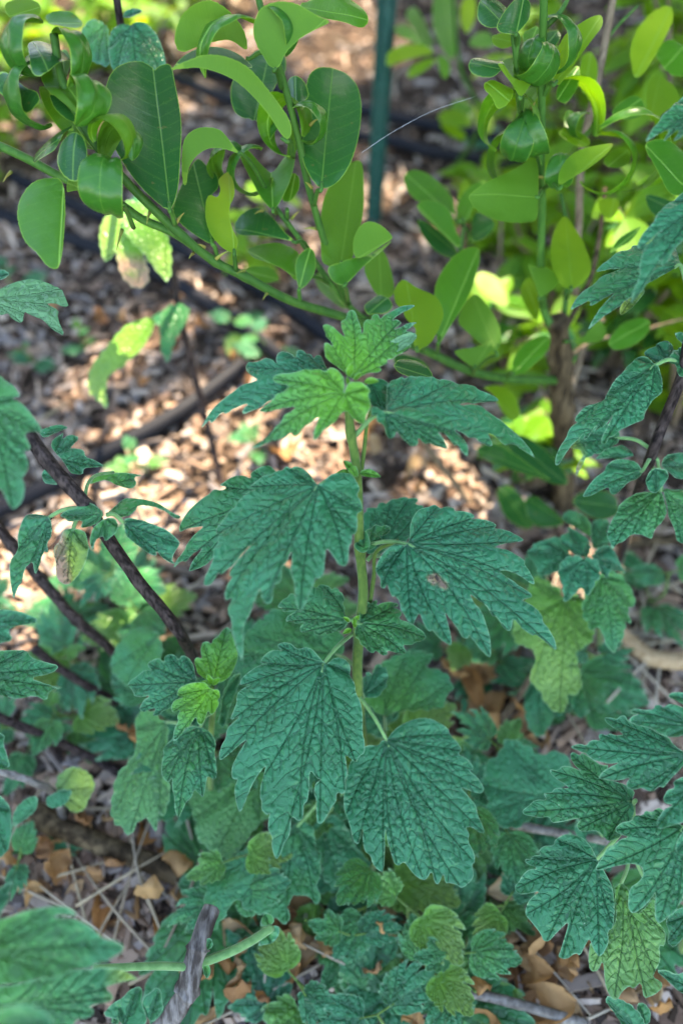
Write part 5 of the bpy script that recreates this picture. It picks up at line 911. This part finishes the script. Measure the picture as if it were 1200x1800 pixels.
stalk('fallen_branch', [(40, 1420, .575), (130, 1465, .572), (220, 1500, .565), (330, 1545, .56)], .0085, .007, M_TRUNK, 'mossy brown fallen branch lying on the lower left mulch', 'branch', rough=.3, seg=12)
stalk('fallen_stick', [(1085, 1112, .655), (1130, 1150, .645), (1165, 1160, .642), (1260, 1165, .64)], .0075, .0075, M_TAN, 'thick tan stick in the sun near the right edge', 'stick', rough=.2, seg=10)
stalk('fallen_stick', [(1060, 950, .715), (1120, 952, .71), (1200, 946, .70), (1280, 940, .70)], .0050, .0050, M_TRUNK, 'dark brown stick under the right-hand motherwort leaves', 'stick', seg=8)
stalk('dead_twig', [(730, 750, .62), (760, 800, .68), (800, 850, .735), (838, 905, .755)], .0028, .0036, M_TWIG, 'brown dead twig standing behind the main stem', 'twig', seg=8)
stalk('dead_twig', [(935, 1185, .59), (900, 1240, .60), (860, 1285, .61), (815, 1308, .61)], .0022, .0036, M_TWIG, 'dark twig curving below the yellowing leaf', 'twig', seg=8)
stalk('dead_twig', [(770, 1735, .50), (840, 1748, .50), (920, 1768, .50), (1030, 1800, .50)], .0030, .0034, M_GREY, 'grey twig along the bottom edge under the lower right plant', 'twig', seg=8)
stalk('dead_twig', [(890, 1448, .53), (960, 1460, .53), (1020, 1470, .52), (1070, 1480, .50)], .0032, .0026, M_GREY, 'grey stem behind the lower right leaves', 'twig', seg=8)
stalk('dead_twig', [(830, 40, 1.2), (700, 40, 1.2), (640, 90, 1.22), (585, 60, 1.25)], .003, .002, M_TWIG, 'bare twig at the top beside the green post', 'twig', seg=6)
# spider thread from the oval lemon leaf to the right-hand shoot
wp = [at(636, 268, .43), at(690, 232, .434), at(760, 195, .44), at(834, 170, .448)]
tag(tube('spider_thread', wp, .00005, .00004, M_WEB, seg=5, n=10), 'fine white spider thread stretched across the green post', 'thread')
# ---------------------------------------------------------------- shared leaf shapes for the plants behind
def template_mesh(key, size, droop, fold, young=0.0, yellow=0.0, sp=.06, seedname=''):
    O, tip, tips = TEMPL[key]; L = np.linalg.norm(tip); k = size / L
    W, F, at_, uv = leaf_mesh(O * k, np.zeros(2), tip * k, [t * k for t in tips], M_MW, size * sp, droop=droop, fold=fold, wave=.03, young=young, yellow=yellow)
    return mesh('leaf', W, tri_up(W, F).tolist(), M_MW, attrs=at_, uv=uv + np.array([SEED[0] * .37 % 1, SEED[0] * .61 % 1]))
TM = [template_mesh('small', .035, .15, -.08, .15), template_mesh('long', .045, .18, -.1), template_mesh('round', .04, .12, -.1, .2), template_mesh('wide', .04, .2, -.1), template_mesh('small', .03, .25, .1, .4, .15), template_mesh('round', .035, .2, .1, .6, .4)]
INV = [None]
def place_leaf(parent, me, p, d, up, s=1.0):
    o = bpy.data.objects.new('leaf', me); COL.objects.link(o)
    y = d.normalized(); z = (up - y * up.dot(y)).normalized(); x = y.cross(z)
    M = Matrix((x * s, y * s, z * s)).transposed().to_4x4(); M.translation = p - parent.location
    o.parent = parent; o.matrix_local = M; INV[0] = M.inverted(); return o
def low_plant(base, h, nodes, size, label, seed, lean=(0, 0), mats=None, group='low motherwort seedlings'):
    rng = random.Random(seed); b = base.copy(); b.z -= .004
    o = thing('motherwort_seedling', b, label, 'herb', group)
    top = b + Vector((lean[0], lean[1], h)); mid = b.lerp(top, .5) + Vector((rng.uniform(-.01, .01), rng.uniform(-.01, .01), .004))
    tube('stem', [b, mid, top], .0016, .0009, M_STEM, o, seg=6, n=4)
    a0 = rng.uniform(0, 6.28)
    for k in range(nodes):
        f = .3 + .7 * k / max(1, nodes - 1); p = b.lerp(mid, f * 2) if f < .5 else mid.lerp(top, f * 2 - 1)
        for j in range(2):
            a = a0 + k * 1.57 + j * math.pi + rng.uniform(-.3, .3)
            d = Vector((math.cos(a), math.sin(a), rng.uniform(-.15, .45) + .25 * f)); s = size / .04 * (1.15 - .55 * f) * rng.uniform(.8, 1.15)
            q = p + d.normalized() * .012 * s
            l = place_leaf(o, rng.choice(mats or TM[:4]), q, d, Vector((0, 0, 1)), s)
            tube('petiole', [INV[0] @ (p - b), INV[0] @ (q - b + d.normalized() * .003)], .0007 / s, .0006 / s, M_STEM, l, seg=5, n=2)
    return o
SP = [ # picture position of the foot, height, nodes, leaf size, label
 ((112, 1110), .05, 3, .030, 'seedling on the lit mulch behind the long dark stalk'), ((60, 1080), .05, 2, .030, 'seedling by the left edge under the yellow-brown leaf'),
 ((228, 1165), .06, 3, .030, 'seedling between the long dark stalk and the lime-hearted shoot'), ((175, 1060), .06, 3, .032, 'seedling wrapped round the long dark stalk'),
 ((60, 1330), .05, 3, .034, 'seedling around the fork of the dark forked stalk'), ((130, 1260), .06, 3, .036, 'seedling just above the dark forked stalk'), 
 ((245, 1210), .05, 3, .028, 'seedling beside the short low stalk end'), ((90, 1480), .04, 2, .026, 'seedling near the mossy fallen branch'),
 ((295, 1140), .08, 3, .040, 'leafy seedling at the foot of the slant-cut stalk'), ((260, 830), .05, 2, .03, 'pale seedling before the thin dark stalk'), ((440, 790), .04, 2, .026, 'seedling on lit mulch left of the main stem top'),
 ((60, 640), .03, 2, .022, 'tiny seedling on bare mulch at the left'), ((150, 620), .03, 2, .02, 'tiny yellowish seedling on bare mulch at the left'),
 ((640, 1640), .05, 3, .034, 'dark seedling under the lower middle leaves'), ((745, 1600), .06, 3, .040, 'dark glossy seedling under the broad lower right leaf of the main plant'), ((690, 1690), .05, 3, .034, 'seedling at the bottom centre among dry leaves'),
 ((800, 1640), .06, 3, .036, 'seedling between bottom centre and the lower right plant'), ((860, 1560), .05, 3, .034, 'seedling with lit tips left of the lower right plant'), ((560, 1740), .05, 3, .038, 'seedling on the bottom edge left of centre'),
 ((640, 1790), .05, 3, .038, 'seedling on the bottom edge at centre'), ((740, 1760), .05, 3, .036, 'seedling on the bottom edge by the grey twig'), ((850, 1720), .05, 2, .030, 'seedling above the bottom grey twig'),
 ((480, 1790), .05, 2, .036, 'seedling on the bottom edge by the old grey stalk'), ((600, 1580), .05, 3, .03, 'pale seedling under the drooping low leaf'),
 ((830, 1200), .06, 3, .034, 'seedling under the holed leaf'), ((880, 1430), .05, 3, .032, 'seedling behind the lower right plant'), ((780, 1150), .05, 2, .036, 'seedling behind the pair of small middle leaves'),
 ((900, 260), .08, 4, .05, 'bluish seedling on the mulch behind the right-hand lemon shoot'), ((1000, 1260), .05, 2, .03, 'seedling under the long yellowing leaf'),
 ((470, 1260), .11, 3, .052, 'taller seedling hidden behind the long middle leaf'), ((560, 1340), .09, 3, .050, 'taller seedling behind the stem low down'), ((420, 1360), .10, 3, .052, 'taller seedling behind the lime-hearted shoot'), ((720, 1330), .10, 3, .050, 'taller seedling behind the broad lower right leaf of the main plant'),
 ((790, 1440), .09, 3, .048, 'taller seedling right of the broad lower leaf'), ((310, 1290), .08, 3, .046, 'taller seedling left of the lime-hearted shoot'), ((540, 1120), .10, 3, .050, 'taller seedling behind the left big leaf'), ((900, 1120), .09, 3, .046, 'taller seedling left of the dark rosette plant'), ((980, 1190), .08, 3, .044, 'taller seedling under the dark rosette plant'),
 ((230, 1080), .09, 3, .044, 'taller seedling below the cut stalk sprouts'), ((180, 1180), .07, 3, .040, 'taller seedling between the two upper dark stalks'), ((1120, 1060), .08, 2, .044, 'taller seedling at the right under the purple-stemmed plant'), ((450, 1500), .08, 2, .050, 'taller seedling under the drooping low leaf at lower left'), ((530, 1620), .07, 2, .046, 'taller seedling left of bottom centre'), ((900, 1500), .07, 2, .044, 'taller seedling tucked behind the lower right leaves'),
 ((660, 1540), .08, 3, .046, 'taller seedling right under the middle of the main plant'), ((600, 1450), .08, 3, .050, 'taller seedling at the foot of the main stem'), ((380, 1580), .07, 3, .044, 'taller seedling above the old grey stalk'), ((860, 1330), .07, 3, .044, 'taller seedling in front of the dark curving twig'), ((1010, 1560), .07, 3, .044, 'taller seedling below the lower right leaves'), ((60, 520), .05, 2, .03, 'seedling under the left veined leaf'), ((420, 600), .05, 2, .03, 'sunlit seedling beside the hose end'), ((470, 640), .05, 2, .03, 'small sunlit seedling under the lemon branch')]
for i, (p, h, n, s, lb) in enumerate(SP):
    low_plant(ground_at(*p), h, max(1, n - 1) if p[1] > 1500 else n, s * (1.25 if p[1] > 1500 else 1), lb, 100 + i, lean=(random.Random(i).uniform(-.02, .02), random.Random(i + 50).uniform(-.02, .01)), mats=(TM, TM[:4], TM[2:])[i % 3])

# ---------------------------------------------------------------- shrubs behind
def flat_lemon_mesh(L, W, seed, mat, cupd=15, curl=25):
    tmp = curled(None, Vector((0, 0, 0)), (0, 1, 0), (0, 0, 1), L, W, curl, cupd, mat, world=True, ns=8, ntt=4); me = tmp.data; bpy.data.objects.remove(tmp); return me
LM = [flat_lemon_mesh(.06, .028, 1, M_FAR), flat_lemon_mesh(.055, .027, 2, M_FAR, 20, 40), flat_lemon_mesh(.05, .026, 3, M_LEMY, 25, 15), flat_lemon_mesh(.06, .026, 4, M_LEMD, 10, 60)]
def shrub(name, base, spread, h, nstem, nleaf, label, seed, meshes, size=1.0, mat=None, lean=Vector((0, 0, 0)), zlo=.3):
    rng = random.Random(seed); b = base.copy(); b.z -= .01
    o = thing(name, b, label, 'shrub'); tips = []
    for k in range(nstem):
        a = rng.uniform(0, 6.28); r = spread * rng.uniform(.3, 1)
        top = b + Vector((math.cos(a) * r, math.sin(a) * r, h * rng.uniform(.7, 1.05))) + lean; mid = b.lerp(top, .5) + Vector((rng.uniform(-.03, .03), rng.uniform(-.03, .03), .03))
        P = [b + Vector((math.cos(a) * .005, math.sin(a) * .005, 0)), mid, top]; tube('stem', P, .0035, .0014, mat or M_TWIG, o, seg=6, n=5); tips.append(spline(P, 8))
    for k in range(nleaf):
        S = rng.choice(tips); p = S[rng.randrange(int(len(S) * zlo), len(S))]; a = rng.uniform(0, 6.28)
        d = Vector((math.cos(a), math.sin(a), rng.uniform(-.4, .7))); place_leaf(o, rng.choice(meshes), p, d, Vector((rng.uniform(-.4, .4), rng.uniform(-.4, .4), 1)), size * rng.uniform(.7, 1.2))
    return o
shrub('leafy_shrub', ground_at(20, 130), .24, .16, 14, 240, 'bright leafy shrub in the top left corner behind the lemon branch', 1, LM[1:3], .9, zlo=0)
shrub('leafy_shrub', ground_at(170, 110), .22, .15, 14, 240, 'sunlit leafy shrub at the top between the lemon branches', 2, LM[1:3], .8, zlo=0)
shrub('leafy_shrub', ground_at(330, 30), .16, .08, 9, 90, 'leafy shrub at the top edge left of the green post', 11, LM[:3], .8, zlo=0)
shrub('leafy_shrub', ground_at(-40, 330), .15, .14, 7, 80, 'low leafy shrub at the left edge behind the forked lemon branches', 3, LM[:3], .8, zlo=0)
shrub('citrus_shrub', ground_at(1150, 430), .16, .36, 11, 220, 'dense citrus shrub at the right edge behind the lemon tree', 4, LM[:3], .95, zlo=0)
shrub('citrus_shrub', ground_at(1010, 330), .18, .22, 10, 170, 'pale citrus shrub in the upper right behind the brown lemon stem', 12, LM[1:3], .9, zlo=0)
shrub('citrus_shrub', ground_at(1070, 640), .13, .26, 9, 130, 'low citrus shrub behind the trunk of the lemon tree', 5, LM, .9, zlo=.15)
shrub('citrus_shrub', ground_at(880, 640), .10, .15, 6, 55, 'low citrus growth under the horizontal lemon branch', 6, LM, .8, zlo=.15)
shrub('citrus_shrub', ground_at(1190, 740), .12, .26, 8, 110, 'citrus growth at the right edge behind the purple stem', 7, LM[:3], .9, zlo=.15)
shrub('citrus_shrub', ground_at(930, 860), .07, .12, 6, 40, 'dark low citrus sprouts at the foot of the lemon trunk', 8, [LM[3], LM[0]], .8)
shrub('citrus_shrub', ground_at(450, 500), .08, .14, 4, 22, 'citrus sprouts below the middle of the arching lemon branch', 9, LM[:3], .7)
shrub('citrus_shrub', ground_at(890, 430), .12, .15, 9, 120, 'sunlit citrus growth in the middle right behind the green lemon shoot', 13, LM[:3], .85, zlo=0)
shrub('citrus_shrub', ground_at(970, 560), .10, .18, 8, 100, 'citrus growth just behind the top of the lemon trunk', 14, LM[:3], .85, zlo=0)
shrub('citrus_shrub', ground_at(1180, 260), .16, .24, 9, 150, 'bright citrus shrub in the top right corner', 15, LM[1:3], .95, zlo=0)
# motherwort seen at the top between the rolled lemon leaves
st = P3((200, -40, .47), (208, 15, .48), (215, 60, .50), (230, 160, .60), (240, 330)); st[-1].z -= .01
N1 = thing('motherwort_plant', st[-1], 'motherwort tip with finely veined leaves behind the top left lemon leaves', 'herb'); tube('stem', st, .0022, .003, M_PURP, N1, seg=8)
traced(N1, H1, "460,95 430,85 395,100 375,150 385,220 450,260 540,260 580,210 570,150 540,100 500,80 475,85", (470, 88), (480, 240), [(380, 150), (400, 220), (480, 255), (560, 220), (575, 160)], .485, 0, .5, sp=.0016, droop=.2, fold=-.15)
traced(N1, H1, "380,95 330,80 300,110 270,170 290,190 330,200 370,210 375,150", (375, 90), (320, 195), [(275, 168), (330, 198), (370, 205)], .49, -.2, .4, sp=.0018, droop=.2, young=.4)
traced(N1, H1, "430,60 460,40 500,40 490,55 450,75", (430, 65), (498, 42), [(498, 42)], .48, 0, .6, sp=.0018)

# ---------------------------------------------------------------- mulch, dry leaves, straw
def chip_verts(rng, L, W, H):
    a = [(-.5, -.5, 0), (.5, -.42, 0), (.46, .5, 0), (-.44, .46, 0), (-.46, -.4, 1), (.42, -.46, 1), (.5, .4, 1), (-.5, .5, 1)]
    return [Vector((x * L * rng.uniform(.85, 1.15), y * W * rng.uniform(.7, 1.3), (z - .5) * H)) for x, y, z in a]
BOX = [(0, 3, 2, 1), (4, 5, 6, 7), (0, 1, 5, 4), (1, 2, 6, 5), (2, 3, 7, 6), (3, 0, 4, 7)]
rng = random.Random(7)
CH = [mesh('wood_chip', chip_verts(rng, *dm), BOX, M_CHIP, smooth=False) for dm in [(.026, .008, .003), (.034, .007, .004), (.020, .010, .003), (.042, .005, .004), (.016, .008, .004), (.026, .011, .003)]]
def rand_rot(rng, tilt=.35):
    return (Matrix.Rotation(rng.uniform(0, 6.28), 3, 'Z') @ Matrix.Rotation(rng.uniform(-tilt, tilt), 3, 'X') @ Matrix.Rotation(rng.uniform(-tilt, tilt), 3, 'Y')).to_4x4()
def spot(rng, far=0.0):
    px = rng.uniform(-80, 1280); py = rng.uniform(-20, 1830); return ground_at(px, py)
for k in range(300):
    p = spot(rng); o = bpy.data.objects.new('wood_chip', rng.choice(CH)); COL.objects.link(o)
    M = rand_rot(rng); s = rng.uniform(.7, 1.25); M = M @ Matrix.Scale(s, 4); M.translation = p + Vector((0, 0, rng.uniform(.006, .013))); o.matrix_world = M
    tag(o, 'single pale wood chip lying loose on top of the mulch', 'wood chip', 'loose wood chips on the mulch')
V = []; F = []
for k in range(24000):
    if k < 19000: px = rng.uniform(-150, 1350); py = rng.uniform(-60, 1900); p = ground_at(px, py)
    else: p = Vector((rng.uniform(-2.4, 2.4), rng.uniform(-.7, 3.4), 0)); p.z = gz(p.x, p.y)
    c = chip_verts(rng, *rng.choice([(.022, .006, .003), (.014, .005, .003), (.032, .004, .003), (.017, .008, .003), (.010, .006, .003), (.020, .003, .002)]))
    M = rand_rot(rng, .5); s = rng.uniform(.6, 1.3); z = rng.uniform(0, .008); n = len(V)
    V += [p + (M @ (v * s)) + Vector((0, 0, z)) for v in c]; F += [tuple(n + i for i in f) for f in BOX]
tag(link('wood_mulch', mesh('wood_mulch', V, F, M_CHIP, smooth=False)), 'brown wood chip mulch covering the soil of the bed', 'mulch', kind='stuff')

def dry_leaf_mesh(L, W, curl, cupd): 
    tmp = curled(None, Vector((0, 0, 0)), (0, 1, 0), (0, 0, 1), L, W, curl, cupd, M_DRY, world=True, ns=12, ntt=6, crinkle=.22); me = tmp.data; bpy.data.objects.remove(tmp); return me
DL = [dry_leaf_mesh(.045, .028, 130, 60), dry_leaf_mesh(.038, .024, -160, 50), dry_leaf_mesh(.05, .022, 90, 80), dry_leaf_mesh(.034, .026, 190, -60), dry_leaf_mesh(.042, .03, -120, 80)]
zones = [((330, 1560), 60, 9), ((430, 1700), 70, 16), ((890, 1310), 60, 12), ((960, 1700), 100, 26), ((860, 1250), 50, 8), ((560, 1650), 70, 12), ((230, 1270), 30, 5), ((60, 1520), 50, 7), ((1130, 1740), 60, 10), ((720, 1700), 100, 18), ((300, 600), 160, 8), ((600, 800), 140, 8), ((150, 1480), 80, 9), ((200, 1600), 80, 8)]
for (c, r, n) in zones:
    for k in range(n):
        p = ground_at(c[0] + rng.gauss(0, r * .6), c[1] + rng.gauss(0, r * .6)); o = bpy.data.objects.new('dry_leaf', rng.choice(DL)); COL.objects.link(o)
        M = rand_rot(rng, .6); M = M @ Matrix.Scale(rng.uniform(.6, 1.1), 4); M.translation = p + Vector((0, 0, rng.uniform(.012, .024))); o.matrix_world = M
        tag(o, 'curled brown dry leaf lying on the mulch', 'dry leaf', 'dry leaves on the mulch')
SM = []
for k in range(4):
    Vv, Ff = tube_data([Vector((-.04, 0, 0)), Vector((0, rng.uniform(-.006, .006), .004)), Vector((.04, 0, 0))], .0009, .0006, seg=5, n=4); SM.append(mesh('straw', Vv, Ff, M_STRAW))
for k in range(110):
    zx = rng.random()
    if zx < .45: p = ground_at(rng.gauss(1080, 90), rng.gauss(1150, 90))
    elif zx < .7: p = ground_at(rng.gauss(200, 110), rng.gauss(1560, 70))
    else: p = spot(rng)
    o = bpy.data.objects.new('straw', rng.choice(SM)); COL.objects.link(o); M = rand_rot(rng, .25) @ Matrix.Scale(rng.uniform(.6, 1.6), 4); M.translation = p + Vector((0, 0, rng.uniform(.010, .02))); o.matrix_world = M
    tag(o, 'dry straw stem lying on the mulch', 'straw', 'dry straws on the mulch')

# ---------------------------------------------------------------- an unseen tree, added so that its crown shades the bed
def added_shade_tree():
    rng = random.Random(21); o = thing('shade_tree', Vector((1.5, 4.6, -.05)), 'tall tree beyond the bed whose crown shades it', 'tree')
    b = o.location; cc = Vector((.2, .7, 0)) + TO_SUN * 3.0
    tube('trunk', [b, b + Vector((-.1, -.3, 1.2)), b + Vector((-.4, -.9, 2.2)), cc], .16, .05, M_TRUNK, o, seg=14, rough=.1)
    for k in range(9):
        a = k / 9 * 6.28; tube('limb', [cc.lerp(b, .12), cc + Vector((math.cos(a) * .7, math.sin(a) * .7, .1)), cc + Vector((math.cos(a) * 1.6, math.sin(a) * 1.6, .15))], .04, .01, M_TRUNK, o, seg=6)
    # gaps shaped so that sun patches fall at chosen spots
    gaps = [(ground_at(x, y), r) for (x, y, r) in GAPS] + [(at(x, y, d), r) for (x, y, d, r) in GAPS3]
    u = TO_SUN.orthogonal().normalized(); v = TO_SUN.cross(u)
    G2 = [((g - cc).dot(u), (g - cc).dot(v), r) for g, r in gaps]
    S2 = [((g - cc).dot(u), (g - cc).dot(v), r) for g, r in ((at(770, 60, .80), .11), (at(830, 200, .9), .06), (at(850, 340, .8), .06), (at(860, 500, .62), .05), (at(960, 815, .6), .06), (at(1180, 100, .53), .035))]
    V = []; F = []
    for k in range(46000):
        big = k < 16000; a = rng.uniform(0, 6.28); rr = (2.3 if big else 1.15) * math.sqrt(rng.random()); x = math.cos(a) * rr; y = math.sin(a) * rr
        L = rng.uniform(.09, .14) if big else rng.uniform(.035, .055); ok = True
        for gx, gy, r in G2:
            if (x - gx) ** 2 + (y - gy) ** 2 < (r + L * .42) ** 2: ok = False; break
        if not ok and not big:
            for gx, gy, r in S2:
                if (x - gx) ** 2 + (y - gy) ** 2 < r * r: ok = True; break
        if not ok: continue
        p = cc + u * x + v * y + TO_SUN * rng.gauss(0, .22)
        nrm = (TO_SUN + Vector((rng.gauss(0, .45), rng.gauss(0, .45), rng.gauss(0, .45)))).normalized(); e1 = nrm.orthogonal().normalized(); e1 = Matrix.Rotation(rng.uniform(0, 6.28), 3, nrm) @ e1; e2 = nrm.cross(e1)
        n = len(V); V += [p - e1 * L * .5, p - e1 * L * .1 + e2 * L * .28, p + e1 * L * .25 + e2 * L * .22, p + e1 * L * .5, p + e1 * L * .25 - e2 * L * .22, p - e1 * L * .1 - e2 * L * .28]
        F.append((n, n + 1, n + 2, n + 3, n + 4, n + 5))
    m, nt = new_mat('shade_tree_leaf'); nb = NB(nt); leaf_out(nb, c3(.04, .10, .02), c3(.12, .25, .03), .12, .5, .3, None)
    c = link('crown', mesh('crown', V, F, m, smooth=False), o)
GAPS = [(560, 700, .14), (480, 650, .09), (420, 750, .11), (300, 655, .07), (620, 790, .11), (520, 850, .08), (400, 540, .06), (170, 950, .05), (110, 990, .05), (40, 1010, .04), (700, 850, .08), (780, 880, .06), (230, 1180, .015),
        (610, 80, .09), (560, 20, .08), (650, 480, .07), (800, 430, .06), (720, 420, .05), (60, 60, .28), (230, 60, .26), (90, 1110, .02), (640, 330, .06), (680, 620, .05), (200, 700, .05)]
GAPS3 = [(1110, 80, .53, .010), (960, 490, .52, .012), (190, 630, .62, .012), (1130, 330, .62, .05), (1010, 300, .65, .05), (950, 450, .64, .04), (1080, 480, .62, .04), (900, 380, .7, .03)]
added_shade_tree()

def unseen_hedge(a, b, h, th, label, seed):  # unseen hedges, added to block low sky light and deepen the shade
    rng = random.Random(seed); ctr = (a + b) / 2; o = thing('hedge', Vector((ctr.x, ctr.y, 0)), label, 'hedge', 'tall hedges round the bed'); ax = (b - a).normalized(); nr = Vector((-ax.y, ax.x, 0)); Ln = (b - a).length
    for k in range(int(Ln / .8)):
        p = a + ax * (k + .5) * .8; tube('trunk', [p, p + Vector((rng.uniform(-.05, .05), 0, h * .4)), p + Vector((rng.uniform(-.1, .1), 0, h * .8))], .035, .015, M_TRUNK, o, seg=7)
    V = []; F = []
    for k in range(int(Ln * h * 700)):
        L = rng.uniform(.08, .13); z = h * rng.random() ** .9; bulge = 1 + .25 * noise.noise(Vector((k * 0, rng.random(), z)))
        p = a + ax * Ln * rng.random() + nr * rng.gauss(0, th * .4) * bulge + Vector((0, 0, z + .1 * math.sin(z * 9)))
        nrm = Vector((rng.gauss(0, 1), rng.gauss(0, 1), rng.gauss(.4, .8))).normalized(); e1 = nrm.orthogonal().normalized(); e1 = Matrix.Rotation(rng.uniform(0, 6.28), 3, nrm) @ e1; e2 = nrm.cross(e1)
        n = len(V); V += [p - e1 * L * .5, p - e1 * L * .1 + e2 * L * .28, p + e1 * L * .25 + e2 * L * .22, p + e1 * L * .5, p + e1 * L * .25 - e2 * L * .22, p - e1 * L * .1 - e2 * L * .28]
        F.append((n, n + 1, n + 2, n + 3, n + 4, n + 5))
    m = bpy.data.materials['shade_tree_leaf']; link('crown', mesh('crown', V, F, m, smooth=False), o)
unseen_hedge(Vector((-2.3, -1.6, 0)), Vector((-2.3, 4.0, 0)), 2.3, .5, 'tall leafy hedge along the left of the bed', 31)
unseen_hedge(Vector((2.4, -1.6, 0)), Vector((2.4, 4.0, 0)), 2.3, .5, 'tall leafy hedge along the right of the bed', 32)
unseen_hedge(Vector((-2.4, 4.3, 0)), Vector((2.4, 4.3, 0)), 2.2, .5, 'tall leafy hedge at the far end of the bed', 33)
